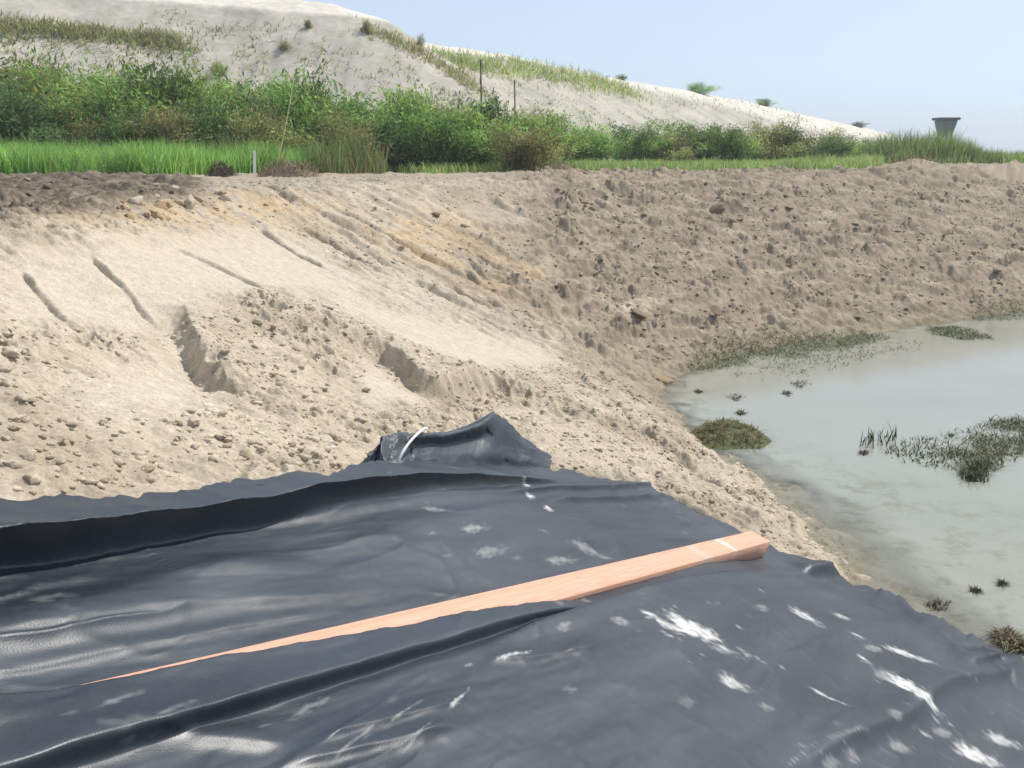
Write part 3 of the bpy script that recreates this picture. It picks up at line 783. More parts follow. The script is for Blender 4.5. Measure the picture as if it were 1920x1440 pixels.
# ------------------------------------------------------------------ the loose white cord on the sheet's corner
def tube(name, pts, r, mt, sides=7, parent=None):
    P = np.asarray(pts, float); T = np.gradient(P, axis=0); T /= np.linalg.norm(T, axis=1)[:, None]
    a = np.cross(T, [0.3, 0.1, 1.0]); a /= np.linalg.norm(a, axis=1)[:, None]; b_ = np.cross(T, a)
    th = np.linspace(0, 2 * math.pi, sides, endpoint=False)
    rr = np.broadcast_to(np.asarray(r, float), (len(P),))
    v = P[:, None, :] + rr[:, None, None] * (np.cos(th)[None, :, None] * a[:, None, :] + np.sin(th)[None, :, None] * b_[:, None, :])
    v = np.vstack([v.reshape(-1, 3), P[:1], P[-1:]])
    f = grid_faces(len(P), sides, True).tolist()
    n = len(P) * sides
    f += [[k, n, (k + 1) % sides, k] for k in range(0)]
    return mesh_np(name, v, np.array(f), [mt], parent=parent)

def spline3(pts, n=40):
    a = spline(np.asarray(pts)[:, :2], n); b_ = spline(np.asarray(pts)[:, [2, 2]], n)
    return np.column_stack([a, b_[:, 0]])

M_CORD = plain_mat('white_cord', (0.78, 0.78, 0.76), 0.6, 0.08)
cb = hit(758, 872); k0 = np.linalg.norm(cb)
def off(px_, py_, kk): return ray(px_, py_) / np.linalg.norm(ray(px_, py_)) * kk
cpts = [off(800, 803, k0 - 0.02), off(792, 806, k0 - 0.16), off(776, 820, k0 - 0.32), off(760, 840, k0 - 0.38), off(750, 858, k0 - 0.40), off(745, 872, k0 - 0.40), off(736, 893, k0 - 0.44)]
cord = tube('cord', spline3(cpts, 40), 0.006, M_CORD)
tag(cord, 'thin white cord looped over the raised corner of the black sheet', 'cord')

# ------------------------------------------------------------------ clods and crumbs
import bmesh
def clod_proto(seed, sub=2, jag=0.5):
    bm = bmesh.new(); bmesh.ops.create_icosphere(bm, subdivisions=sub, radius=1.0)
    v = np.array([p.co[:] for p in bm.verts]); f = np.array([[q.index for q in p.verts] for p in bm.faces]); bm.free()
    s_ = seed * 13.7; rg0 = np.random.default_rng(seed + 900)
    n_ = fbm(v[:, 0] * 1.3 + s_, v[:, 1] * 1.3 + v[:, 2] * 1.1, 1.0, 3, seed) + 0.35 * fbm(v[:, 0] * 4 + v[:, 2] * 3, v[:, 1] * 4 - s_, 1.0, 3, seed + 9) + 0.6 * fbm(v[:, 2] * 1.5 - s_, v[:, 0] - v[:, 1] * 1.3, 0.9, 3, seed + 5)
    v = v * (1 + jag * n_[:, None] * 1.5 + 0.07 * rg0.normal(size=(len(v), 1)))
    rg_ = np.random.default_rng(seed)
    for _ in range(5):                         # broken flat faces
        d_ = rg_.normal(size=3); d_ /= np.linalg.norm(d_); h_ = rg_.uniform(0.5, 0.85)
        e = v @ d_; v = np.where((e > h_)[:, None], v - (e - h_)[:, None] * d_ * 0.9, v)
    v[:, 2] *= 0.72
    return v, f
def tint_mat(name, col):
    return plain_mat(name, col, 0.95, 0.22, 9, 0.1)
CL_MAT = {'pale': tint_mat('clod_pale', (0.48, 0.40, 0.305)), 'tan': tint_mat('clod_tan', (0.40, 0.325, 0.23)), 'gold': tint_mat('clod_gold', (0.45, 0.335, 0.205)), 'earth': tint_mat('clod_earth', (0.31, 0.25, 0.18)), 'brown': tint_mat('clod_brown', (0.245, 0.19, 0.14)),
          'dark': tint_mat('clod_dark', (0.13, 0.10, 0.072)), 'rust': tint_mat('clod_rust', (0.33, 0.235, 0.145)), 'white': tint_mat('clod_white', (0.72, 0.69, 0.64))}
PROTO = [clod_proto(i + 1, 3) for i in range(8)]
CL_MESH = {}
def clod_mesh(kind, i):
    if (kind, i) not in CL_MESH:
        o = mesh_np('dirt_clod', PROTO[i][0], PROTO[i][1], [CL_MAT[kind]], smooth_shade=False)
        me = o.data; bpy.data.objects.remove(o); CL_MESH[(kind, i)] = me
    return CL_MESH[(kind, i)]
def add_clod(p, r, kind, label, group=None, cat='clod', name='dirt_clod', flat=1.0):
    o = bpy.data.objects.new(name, clod_mesh(kind, random.randrange(len(PROTO)))); COL.objects.link(o)
    o.location = (p[0], p[1], p[2] + 0.08 * r)
    o.scale = (r * random.uniform(.8, 1.25), r * random.uniform(.8, 1.2), r * random.uniform(.75, 1.1) * flat)
    o.rotation_euler = (random.uniform(-.4, .4), random.uniform(-.4, .4), random.uniform(0, 6.28))
    return tag(o, label, cat, group)

def in_px_poly(n, poly):
    poly = np.array(poly, float); lo, hi = poly.min(0), poly.max(0); out = []
    while len(out) < n:
        q = RNG.uniform(lo, hi, (200, 2)); out += q[inside(q[:, 0], q[:, 1], poly)].tolist()
    return out[:n]
def grounded(pxs):
    P = np.array([hit(a, b) for a, b in pxs]); P[:, 2] = terrain(P[:, 0], P[:, 1]); return P

NEAR_CLODS = [(0, 640), (60, 640), (150, 780), (400, 770), (640, 760), (720, 770), (700, 800), (690, 866), (560, 872), (430, 870), (260, 892), (120, 908), (0, 925)]
pts = grounded(in_px_poly(95, NEAR_CLODS))
for p in pts:
    d = np.linalg.norm(p); r = min(0.5 * random.choice([10, 12, 14, 16, 20, 26]) * d / FPX, 0.06)
    add_clod(p, r, (kd := random.choice(['pale', 'pale', 'pale', 'tan'])), kd + ' dry clod among the crumbled soil along the far left edge of the black sheet', 'clods beyond the left edge of the sheet')
UP_CLODS = [(500, 560), (600, 590), (640, 640), (700, 730), (660, 770), (560, 760), (520, 720), (450, 640), (420, 570)]
for p in grounded(in_px_poly(34, UP_CLODS)):
    add_clod(p, 0.5 * random.choice([9, 11, 13, 16]) * np.linalg.norm(p) / FPX, (kd := random.choice(['pale', 'tan', 'tan'])), kd + ' clod on the rough bank between the two bucket cuts', 'clods between the two bucket cuts')
SPOIL = [(215, 372), (330, 358), (430, 366), (420, 400), (300, 414), (215, 408)]
for p in grounded(in_px_poly(22, SPOIL)):
    add_clod(p, 0.5 * random.choice([12, 15, 18, 24, 30]) * np.linalg.norm(p) / FPX, (kd := random.choice(['pale', 'gold', 'gold'])), ('yellowish' if kd == 'gold' else 'pale') + ' lump in the rubble of yellow spoil at upper left', 'rubble of the yellow spoil')
RT_CLODS = [(1060, 760), (1240, 780), (1420, 900), (1560, 1000), (1520, 1040), (1330, 950), (1180, 890), (1040, 840)]
for p in grounded(in_px_poly(36, RT_CLODS)):
    add_clod(p, 0.5 * random.choice([9, 10, 12, 15]) * np.linalg.norm(p) / FPX, (kd := random.choice(['pale', 'pale', 'tan'])), 'small ' + kd + ' clod on the strip of bank between the black sheet and the water', 'clods between the sheet and the water')
FAR_CLODS = [(1020, 360), (1200, 340), (1500, 345), (2040, 335), (2040, 540), (1700, 590), (1400, 620), (1250, 680), (1130, 640), (1040, 560), (1030, 440)]
for p in grounded(in_px_poly(92, FAR_CLODS)):
    add_clod(p, 0.5 * random.choice([8, 9, 10, 12, 15]) * np.linalg.norm(p) / FPX, (kd := random.choice(['earth', 'earth', 'tan'])), {'earth': 'brownish grey', 'tan': 'tan', 'brown': 'dark brown'}[kd] + ' earth clod strewn over the far bank of the pond', 'clods strewn over the far bank', flat=0.7)
DK_CLODS = [(0, 350), (340, 336), (350, 362), (200, 385), (0, 398)]
for p in grounded(in_px_poly(26, DK_CLODS)):
    add_clod(p, 0.5 * random.choice([9, 12, 15, 18]) * np.linalg.norm(p) / FPX, (kd := random.choice(['dark', 'brown'])), kd + ' earth lump in the heap of dark soil below the grass at left', 'lumps in the dark soil heap', flat=0.8)
for (px_, py_, wpx, kind, lab) in [
    (818, 404, 40, 'rust', 'rust brown clod alone on the yellow sand of the upper slope'),
    (1196, 598, 46, 'brown', 'broad brown clod low on the far bank, left of a similar one'),
    (1364, 606, 36, 'brown', 'brown clod low on the far bank nearest the green weed strip'),
    (1042, 545, 18, 'dark', 'small dark clod at the end of the toothed bucket marks'),
    (1462, 345, 32, 'dark', 'dark greenish clod high on the far bank under the grass'),
    (1340, 400, 60, 'brown', 'long reddish brown clod high on the far bank'),
    (1002, 786, 20, 'white', 'small white stone on the sand just beyond the raised sheet corner'),
    (1440, 893, 24, 'tan', 'tan clod at the very edge of the water'),
    (1240, 712, 44, 'rust', 'yellowish clod where the bank meets the tip of the pond'),
    (300, 392, 46, 'rust', 'rust coloured clod in the yellow spoil at upper left'),
    (255, 390, 50, 'pale', 'largest pale clod in the yellow spoil at upper left'),
    (78, 385, 26, 'white', 'pale stone lying in the dark soil at left'),
    (415, 790, 38, 'pale', 'largest pale clod below the smooth bright scrape'),
    (548, 838, 40, 'tan', 'large tan clod close to the edge of the sheet'),
    (620, 840, 22, 'white', 'whitish stone close to the edge of the sheet'),
    (1180, 740, 26, 'brown', 'brown clod on the slope left of the water tip'),
    (870, 430, 22, 'tan', 'tan clod below the bright scraped patch of the upper slope')]:
    p = grounded([(px_, py_)])[0]
    add_clod(p, 0.34 * wpx * np.linalg.norm(p) / FPX, kind, lab, None, 'stone' if 'stone' in lab else 'clod', 'stone' if 'stone' in lab else 'dirt_clod', 0.75)

M_CRUMB = earth_mat('crumbled_soil', 55, 0.4, 0.008)
def crumbs(name, P, R, shade, label, sub=1):
    protos = [clod_proto(40 + i, sub, 0.45) for i in range(8)]
    tint = terrain(P[:, 0], P[:, 1], True)[1] * (shade * RNG.uniform(0.82, 1.16, (len(P), 1)))
    VV, FF, CC, n0 = [], [], [], 0
    for i, (v, f) in enumerate(protos):
        idx = np.arange(len(P)) % 8 == i
        p, r = P[idx], R[idx]; n = len(p)
        if n == 0: continue
        a = RNG.uniform(0, 6.28, n); sc_ = RNG.uniform(0.65, 1.35, (n, 3)) * r[:, None]
        vv = v[None] * sc_[:, None, :]
        x = vv[..., 0] * np.cos(a)[:, None] - vv[..., 1] * np.sin(a)[:, None]; y = vv[..., 0] * np.sin(a)[:, None] + vv[..., 1] * np.cos(a)[:, None]
        V_ = np.stack([x + p[:, 0:1], y + p[:, 1:2], 0.85 * vv[..., 2] + p[:, 2:3] - 0.08 * r[:, None]], -1)
        FF.append((f[None] + (n0 + np.arange(n) * len(v))[:, None, None]).reshape(-1, 3)); VV.append(V_.reshape(-1, 3)); n0 += n * len(v)
        CC.append(np.repeat(tint[idx], len(v), 0))
    return stuff(mesh_np(name, np.vstack(VV), np.vstack(FF), [M_CRUMB], smooth_shade=False, col=np.vstack(CC)), label)

def crumb_points(n, poly, dens=None):
    pl = poly_px(poly); lo, hi = pl.min(0), pl.max(0); P = np.zeros((0, 2))
    while len(P) < n:
        q = RNG.uniform(lo, hi, (6000, 2)); k = inside(q[:, 0], q[:, 1], pl) & (liner_mask(q[:, 0], q[:, 1], 0.05) < 0.3)
        for pg in ROUGH_SMOOTH: k &= soft_poly(q[:, 0], q[:, 1], pg, 0.15) < RNG.uniform(0.1, 0.9, len(q))
        k &= (fbm(q[:, 0], q[:, 1], 0.7, 3, 140) > RNG.uniform(-0.5, 0.35, len(q)))
        P = np.vstack([P, q[k]])
    P = P[:n]
    return np.column_stack([P, terrain(P[:, 0], P[:, 1])])
NEARP = [(-60, 600), (130, 600), (300, 585), (500, 550), (660, 570), (800, 620), (1060, 660), (1200, 740), (1330, 830), (1560, 960), (1600, 1080), (1400, 1005), (1200, 910), (1020, 880), (660, 890), (440, 885), (-60, 950)]
P = crumb_points(12000, NEARP)
crumbs('loose_soil', P, RNG.gamma(1.6, 0.0050, len(P)).clip(0.003, 0.030), 1.12, 'pale crumbs of dry soil covering the near bank')
MIDP = [(380, 345), (700, 330), (1000, 345), (1060, 640), (900, 600), (700, 540), (520, 430), (420, 425), (130, 420), (200, 390)]
P = crumb_points(3500, MIDP)
crumbs('loose_soil', P, RNG.gamma(2.0, 0.0065, len(P)).clip(0.005, 0.04), 1.05, 'tan crumbs of soil on the upper slope')
P = crumb_points(5200, FAR_CLODS)
crumbs('loose_soil', P, RNG.gamma(2.0, 0.0085, len(P)).clip(0.007, 0.042), 1.35, 'brown crumbs of earth on the far bank')

# ------------------------------------------------------------------ plants
def blades(P, H, W, lean, colr, cvar=0.25, segs=3, bend=0.5):
    """flat tapering blades rooted at P; returns verts, quads, colours"""
    n = len(P); a = RNG.uniform(0, 2 * math.pi, n); la = RNG.uniform(0, 2 * math.pi, n); ln = lean * RNG.uniform(0.2, 1.3, n)
    V = np.zeros((n, segs + 1, 2, 3))
    for k in range(segs + 1):
        t_ = k / segs
        hor = ln * H * (t_ * (1 - bend) + bend * t_ * t_); ver = H * (t_ - 0.35 * ln * t_ * t_)
        cx = P[:, 0] + np.cos(la) * hor; cy = P[:, 1] + np.sin(la) * hor; cz = P[:, 2] + ver
        wd = W * (1 - t_ ** 1.6) * 0.5 + 0.0006
        for sgn, j in ((-1, 0), (1, 1)):
            V[:, k, j, 0] = cx + sgn * np.cos(a) * wd; V[:, k, j, 1] = cy + sgn * np.sin(a) * wd; V[:, k, j, 2] = cz
    idx = np.arange(n * (segs + 1) * 2).reshape(n, segs + 1, 2)
    F = np.stack([idx[:, :-1, 0], idx[:, :-1, 1], idx[:, 1:, 1], idx[:, 1:, 0]], -1).reshape(-1, 4)
    c = np.asarray(colr)[None, :] * (1 + cvar * RNG.normal(size=(n, 1))) * (1 + 0.10 * RNG.normal(size=(n, 3)))
    C_ = np.repeat(np.clip(c, 0.005, 1), (segs + 1) * 2, 0)
    return V.reshape(-1, 3), F, C_

def leaves(P, D, L, W, colr, cvar=0.3):
    """one folded-diamond leaf (quad) per point along D"""
    n = len(P); D = D / np.linalg.norm(D, axis=1)[:, None]
    S = np.cross(D, np.array([0, 0, 1.0]) + 0.55 * RNG.normal(size=(n, 3))); S /= np.linalg.norm(S, axis=1)[:, None] + 1e-9
    V = np.stack([P, P + D * (L * 0.45)[:, None] + S * (W * 0.5)[:, None], P + D * L[:, None], P + D * (L * 0.45)[:, None] - S * (W * 0.5)[:, None]], 1)
    F = np.arange(n * 4).reshape(n, 4)
    c = np.asarray(colr)[None, :] * (1 + cvar * RNG.normal(size=(n, 1))) * (1 + 0.12 * RNG.normal(size=(n, 3)))
    return V.reshape(-1, 3), F, np.repeat(np.clip(c, 0.004, 1), 4, 0)

def join(parts):
    V, F, C_, n = [], [], [], 0
    for v, f, c in parts:
        V.append(v); F.append(f + n); C_.append(c); n += len(v)
    return np.vstack(V), np.vstack(F), np.vstack(C_)

M_LEAF = leaf_mat('leaf', (1.95, 1.66, 1.75), 0.35, 0.5); M_DRY = leaf_mat('dry_stalk', (1, 1, 1), 0.2, 0.15)
M_STEM = plain_mat('woody_stem', (0.16, 0.12, 0.075), 0.9, 0.3, 12)

def make_shrub(seed, H=2.2, R=1.3, nb=34, nl=6400, colr=(0.085, 0.145, 0.035), ll=0.13, lw=0.030, droop=0.5, up=0.55):
    """branches from one stool, each with leaves; crown left uneven and open"""
    rg_ = np.random.default_rng(seed)
    root = empty('shrub')
    ts = np.linspace(0, 1, 9); BR = []
    SV, SF, n0 = [], [], 0
    lobes = rg_.uniform(0.72, 1.12, 7)
    for b_i in range(nb):
        a = rg_.uniform(0, 2 * math.pi); e = rg_.beta(1.6, 1.3)
        lob = lobes[int(a / (2 * math.pi) * 7) % 7]
        reach = R * lob * (1 - e * 0.75) * rg_.uniform(0.6, 1.05); hgt = H * lob * (up + (1 - up) * e) * rg_.uniform(0.6, 1.02)
        p0 = rg_.normal(size=3) * np.array([0.18 * R, 0.18 * R, 0])
        x = p0[0] + math.cos(a) * reach * ts ** 0.9; y = p0[1] + math.sin(a) * reach * ts ** 0.9
        z = hgt * (1 - (1 - ts) ** 1.5) - droop * 0.25 * hgt * ts ** 4 * (1 - e)
        wob = 0.05 * R * np.cumsum(rg_.normal(size=(9, 3)), 0) * ts[:, None]
        B = np.column_stack([x, y, np.maximum(z, 0)]) + wob; BR.append(B)
        th = np.linspace(0, 2 * math.pi, 4, endpoint=False); rr = 0.018 * (1 - 0.85 * ts)
        v = B[:, None, :] + rr[:, None, None] * np.stack([np.cos(th), np.sin(th), 0 * th], -1)[None]
        SV.append(v.reshape(-1, 3)); SF.append(grid_faces(9, 4, True) + n0); n0 += 36
    BR = np.array(BR)
    bi = RNG.integers(0, nb, nl); tt = RNG.beta(2.2, 1.1, nl) * 7.999; k = tt.astype(int); fr = (tt - k)[:, None]
    P = BR[bi, k] * (1 - fr) + BR[bi, k + 1] * fr
    T = BR[bi, k + 1] - BR[bi, k]; T /= np.linalg.norm(T, axis=1)[:, None] + 1e-6
    P = P + RNG.normal(size=(nl, 3)) * np.array([0.11, 0.11, 0.10]) * R * (0.35 + 0.75 * (tt / 8))[:, None]
    P[:, 2] = np.maximum(P[:, 2], 0.02)
    D = T * 0.8 + RNG.normal(size=(nl, 3)) * 0.55 + np.array([0, 0, 0.25 - 0.3 * droop])
    btone = (1 + 0.28 * rg_.normal(size=nb))[bi]
    v, f, c = leaves(P, D, ll * RNG.uniform(0.6, 1.4, nl), lw * RNG.uniform(0.7, 1.4, nl), colr, 0.22)
    c = c * np.repeat(np.clip(btone, 0.45, 1.7), 4)[:, None]
    mesh_np('foliage', v, f, [M_LEAF], False, root, col=c)
    mesh_np('stem', np.vstack(SV), np.vstack(SF), [M_STEM], True, root)
    return root

def make_reeds(seed, n=420, H=1.6, R=0.7, colr=(0.125, 0.195, 0.06), dry=0.25):
    root = empty('reed_clump')
    a = RNG.uniform(0, 6.283, n); r = R * np.sqrt(RNG.uniform(0, 1, n))
    P = np.column_stack([r * np.cos(a), r * np.sin(a), 0 * r])
    hh = H * RNG.uniform(0.45, 1.05, n) * (1 - 0.35 * (r / R) ** 2)
    nd = int(n * (1 - dry))
    v, f, c = blades(P[:nd], hh[:nd], np.full(nd, 0.030), 0.28, colr, 0.28, 4, 0.7)
    mesh_np('blades', v, f, [M_LEAF], False, root, col=c)
    v, f, c = blades(P[nd:], hh[nd:] * 0.9, np.full(n - nd, 0.022), 0.30, (0.30, 0.235, 0.12), 0.2, 4, 0.6)
    mesh_np('dry_stalks', v, f, [M_DRY], False, root, col=c)
    return root

GREEN = (0.110, 0.200, 0.048); LIGHT = (0.150, 0.255, 0.062); DARK = (0.062, 0.118, 0.036); OLIVE = (0.150, 0.180, 0.066)
SHR = {'green': [make_shrub(201, colr=GREEN), make_shrub(202, colr=GREEN, R=1.5, H=2.0, droop=0.8), make_shrub(203, colr=(0.125, 0.215, 0.06), R=1.2, H=2.3)],
       'light': [make_shrub(204, colr=LIGHT, H=2.3, R=1.3, nb=46, nl=7000), make_shrub(205, colr=LIGHT, R=1.4, H=1.9)],
       'dark': [make_shrub(206, colr=DARK, R=1.3, H=2.0, nl=6800, ll=0.10, lw=0.045), make_shrub(207, colr=DARK, R=1.1, H=2.2, ll=0.10, lw=0.045)],
       'olive': [make_shrub(208, colr=OLIVE, R=1.5, H=1.7, ll=0.14, lw=0.026), make_shrub(209, colr=OLIVE, R=1.2, H=1.9, ll=0.14, lw=0.026)]}
FIRST = {}
FULL = {}
def measure(r):
    me = r.children[0].data; a = np.zeros(len(me.vertices) * 3, np.float32); me.vertices.foreach_get('co', a)
    FULL[id(r)] = float(np.percentile(a[2::3], 98.5))
for q_ in SHR.values():
    for r_ in q_: measure(r_)
def put(root, p, h, proto_h, rz, wide=1.0):
    k = h / FULL[id(root)]
    if id(root) not in FIRST:
        FIRST[id(root)] = 1; o = root
    else:
        o = copy_tree(root, (0, 0, 0), (0, 0, 0), (1, 1, 1))
    o.location = p; o.rotation_euler = (0, 0, rz); o.scale = (k * wide, k * wide, k)
    return o
PH = {201: 2.2}
def shrub(px_, top, dist, kind, label, group=None, wide=1.0, variant=None):
    d = ray(px_, 288); x, y = d[0] / d[1] * dist, dist
    zg = float(terrain(np.array([x]), np.array([y]))[0]) - 0.03
    dt = ray(px_, top); zt = dt[2] / dt[1] * dist
    h = zt - zg
    o = put(SHR[kind][random.randrange(len(SHR[kind])) if variant is None else variant], (x, y, zg), h, 2.05, random.uniform(0, 6.28), wide)
    tag(o, label, 'shrub', group)
    return o

TOPS = [(-120, 120), (0, 122), (60, 135), (135, 132), (200, 152), (260, 140), (330, 134), (400, 145), (455, 162), (520, 158), (570, 150), (620, 178), (690, 192), (740, 198), (800, 178),
        (850, 188), (905, 192), (960, 204), (1010, 214), (1100, 220), (1200, 226), (1300, 232), (1400, 232), (1450, 228), (1500, 234), (1560, 250), (1620, 266), (1680, 250), (1740, 246), (1820, 266), (1920, 284)]
def toprow(x): return float(np.interp(x, [a for a, b in TOPS], [b for a, b in TOPS]))
special = [(135, 130, 27.5, 'light', 'pale green feathery shrub, tall and rounded, second hump from the left of the thicket', 1.0),
           (255, 140, 26.5, 'green', 'broad rounded green shrub with pale grass stems before it in the left thicket', 1.25),
           (335, 132, 27.5, 'green', 'tallest dense green shrub in the middle of the left thicket', 1.1),
           (570, 148, 27.0, 'green', 'rounded green shrub just right of the long leaning stalk', 1.1),
           (800, 174, 27.0, 'light', 'light green upright shrub standing proud left of the two thin poles', 1.15),
           (912, 192, 28.5, 'dark', 'dark leafy shrub at the foot of the two thin poles', 1.1),
           (668, 186, 28.5, 'dark', 'dark low shrub in the dip of the thicket', 1.0),
           (20, 172, 24.0, 'dark', 'dark green shrub at the left end of the thicket, in front', 1.2),
           (1450, 230, 36.0, 'olive', 'wide olive shrub, low and rounded, on the right part of the green strip', 1.35),
           (1555, 246, 38.0, 'olive', 'small dark olive shrub right of the wide rounded one', 1.0),
           (1620, 262, 40.0, 'dark', 'last dark bush before the reeds on the right', 1.0),
           (220, 215, 24.5, 'dark', 'dark bush low in front of the left thicket', 1.0)]
ADJ = {'green': 'bushy mid green shrub', 'light': 'feathery pale green shrub', 'dark': 'dark leafy shrub', 'olive': 'olive green shrub'}
def where_l(x):
    return 'at the far left' if x < 180 else 'left of the leaning cane' if x < 480 else 'right of the leaning cane' if x < 740 else 'near the two thin poles'
for a in special: shrub(a[0], a[1], a[2], a[3], a[4], None, a[5])
for px_ in range(-160, 1000, 46):
    k = random.choice(['green', 'green', 'light', 'green', 'olive'])
    xx = px_ + random.uniform(-12, 12)
    shrub(xx, toprow(xx) + random.uniform(2, 22), random.uniform(27.5, 31), k, ADJ[k] + ' in the thicket back row, ' + where_l(xx), 'shrubs of the left thicket', random.uniform(1.0, 1.4))
for px_ in range(-140, 980, 74):
    xx = px_ + random.uniform(-22, 22)
    shrub(xx, 0.45 * toprow(xx) + 0.55 * 255 + random.uniform(-14, 12), random.uniform(24.6, 26), (k := random.choice(['green', 'light', 'green', 'olive', 'dark'])), ADJ[k] + ' low in the thicket front row, ' + where_l(xx), 'front row of the left thicket', random.uniform(1.1, 1.6))
for px_ in range(985, 1640, 44):
    xx = px_ + random.uniform(-12, 12)
    shrub(xx, toprow(xx) + random.uniform(0, 16), random.uniform(34, 39), (k := random.choice(['green', 'green', 'olive', 'dark', 'light'])), ADJ[k] + ' in the strip of scrub, ' + ('near the poles' if xx < 1200 else 'below the skyline bushes' if xx < 1430 else 'towards the reeds'), 'bushes of the right hand scrub', random.uniform(1.2, 1.8))

RD = [make_reeds(301), make_reeds(302, H=1.9, R=0.8, dry=0.15), make_reeds(303, n=520, H=1.5, R=1.0, colr=(0.11, 0.18, 0.06), dry=0.35)]
for r_ in RD: measure(r_)
def reeds(px_, top, dist, label, group=None, wide=1.0, v=None):
    d = ray(px_, 288); x, y = d[0] / d[1] * dist, dist
    zg = float(terrain(np.array([x]), np.array([y]))[0]) - 0.03
    dt = ray(px_, top); h = dt[2] / dt[1] * dist - zg
    i = random.randrange(3) if v is None else v
    o = put(RD[i], (x, y, zg), h, [1.6, 1.9, 1.5][i], random.uniform(0, 6.28), wide)
    return tag(o, label, 'reeds', group)
reeds(1765, 236, 38, 'tallest reed clump, standing in front of the lookout tower', None, 1.1, 1)
reeds(1815, 258, 38, 'reed clump just right of the lookout tower', None, 0.9, 0)
for px_ in list(range(1640, 1760, 16)) + list(range(1770, 2010, 22)):
    xx = px_ + random.uniform(-6, 6)
    reeds(xx, np.interp(xx, [1640, 1680, 1740, 1800, 1850, 1920], [258, 244, 244, 254, 270, 280]) + random.uniform(-4, 8), random.uniform(37, 43), 'green reed clump at the right end of the scrub', 'reeds at the right end of the scrub', random.uniform(0.9, 1.5))
for px_ in (300, 430, 540, 640, 120):
    reeds(px_ + random.uniform(-10, 10), random.uniform(238, 256), random.uniform(23.2, 24.4), 'pale stemmed tall grass clump in front of the left thicket', 'tall grass clumps before the left thicket', random.uniform(0.9, 1.3), random.choice([0, 2]))

# grass too dense to count
def grass_field(name, region, n, hmin, hmax, colr, label, wdt=0.016, lean=0.5):
    P = np.zeros((0, 2))
    px0, px1, d0, d1 = region
    while len(P) < n:
        a = RNG.uniform(px0, px1, 9000); d = RNG.uniform(d0(a), d1(a)); x = (a - 960) / FPX / math.cos(PITCH) * d * math.cos(PITCH) * 1.0; 
        k = fbm(x, d, 1.4, 3, 150) > RNG.uniform(-0.75, 0.1, len(a))
        P = np.vstack([P, np.column_stack([x, d])[k]])
    P = P[:n]; z = terrain(P[:, 0], P[:, 1])
    tone = 1 + 0.35 * fbm(P[:, 0], P[:, 1], 1.2, 3, 151)
    Hh = RNG.uniform(hmin, hmax, n) * (0.75 + 0.5 * np.clip(0.5 + fbm(P[:, 0], P[:, 1], 1.6, 2, 152), 0, 1))
    v, f, c = blades(np.column_stack([P, z - 0.01]), Hh, np.full(n, wdt), lean, colr, 0.22, 3, 0.7)
    c = c * np.repeat(np.clip(tone, 0.5, 1.6), 8)[:, None]
    return stuff(mesh_np(name, v, f, [M_LEAF], False, col=np.clip(c, 0, 1)), label)
F_ = lambda *a: (lambda x: np.interp(x, a[0::2], a[1::2]))
grass_field('grass', (-200, 720, F_(-200, 17.5, 300, 18.8, 400, 20.5, 720, 24.5), F_(-200, 26, 720, 27)), 42000, 0.34, 0.74, (0.150, 0.280, 0.070), 'bright green grass in front of the thicket at left', 0.022)
grass_field('grass', (680, 1640, F_(680, 25, 820, 23.5, 960, 24.5, 1060, 28, 1200, 27, 1600, 27.5, 1640, 31), F_(680, 33, 1640, 37)), 26000, 0.15, 0.34, (0.175, 0.265, 0.085), 'short green grass along the top of the far bank', 0.024)
grass_field('grass', (1500, 2100, F_(1500, 33, 1640, 36, 2100, 38), F_(1500, 46, 2100, 52)), 14000, 0.2, 0.5, (0.14, 0.20, 0.07), 'rough grass among the reeds at right', 0.03)

# plants on the sand hill
def hill_point(px_, row):
    d = ray(px_, row); t_ = np.geomspace(30, 420, 6000); p = d[None] * t_[:, None]
    z = hill_z(p[:, 0], p[:, 1])[0]; b_ = np.nonzero(p[:, 2] <= z)[0]
    return p[b_[0]] if len(b_) else None
def tufts_on(name, pxs, label, h=(0.3, 0.7), colr=(0.16, 0.19, 0.075), per=20, spread=0.7):
    PP, HH = [], []
    for px_, row in pxs:
        p = hill_point(px_, row)
        if p is None: continue
        k = np.linalg.norm(p) / 60
        q = p[None, :2] + RNG.normal(size=(per, 2)) * np.array([spread * k, spread * 0.6 * k]); z = hill_z(q[:, 0], q[:, 1])[0]
        PP.append(np.column_stack([q, z - 0.03])); HH.append(0.72 * RNG.uniform(h[0], h[1], per) * (0.6 + 0.4 * k))
    P, Hh = np.vstack(PP), np.concatenate(HH)
    v, f, c = blades(P, Hh, np.full(len(P), 0.055), 0.9, colr, 0.28, 2, 0.6)
    return stuff(mesh_np(name, v, f, [M_LEAF], False, col=c), label)
def along(pts, step, jit):
    pl = spline(pts, 200); L = np.concatenate([[0], np.cumsum(np.hypot(*np.diff(pl, axis=0).T))]); u = np.arange(0, L[-1], step)
    return [(np.interp(s_, L, pl[:, 0]) + random.gauss(0, jit), np.interp(s_, L, pl[:, 1]) + random.gauss(0, jit * 0.6)) for s_ in u]
tufts_on('hillside_weeds', along([(-60, 56), (60, 58), (160, 66), (260, 72), (345, 88)], 3.5, 5), 'band of green weeds across the upper face of the sand hill', (0.3, 0.8), OLIVE)
tufts_on('hillside_weeds', along([(700, 62), (760, 84), (820, 118), (870, 150), (905, 180)], 4, 6), 'weeds down the gully of the sand hill', (0.3, 0.7), (0.16, 0.175, 0.08))
tufts_on('hillside_weeds', along([(835, 112), (900, 124), (980, 132), (1080, 150), (1190, 174)], 2.6, 4), 'green weeds along the ledge of the sand hill behind the poles', (0.4, 0.9), (0.18, 0.23, 0.07))
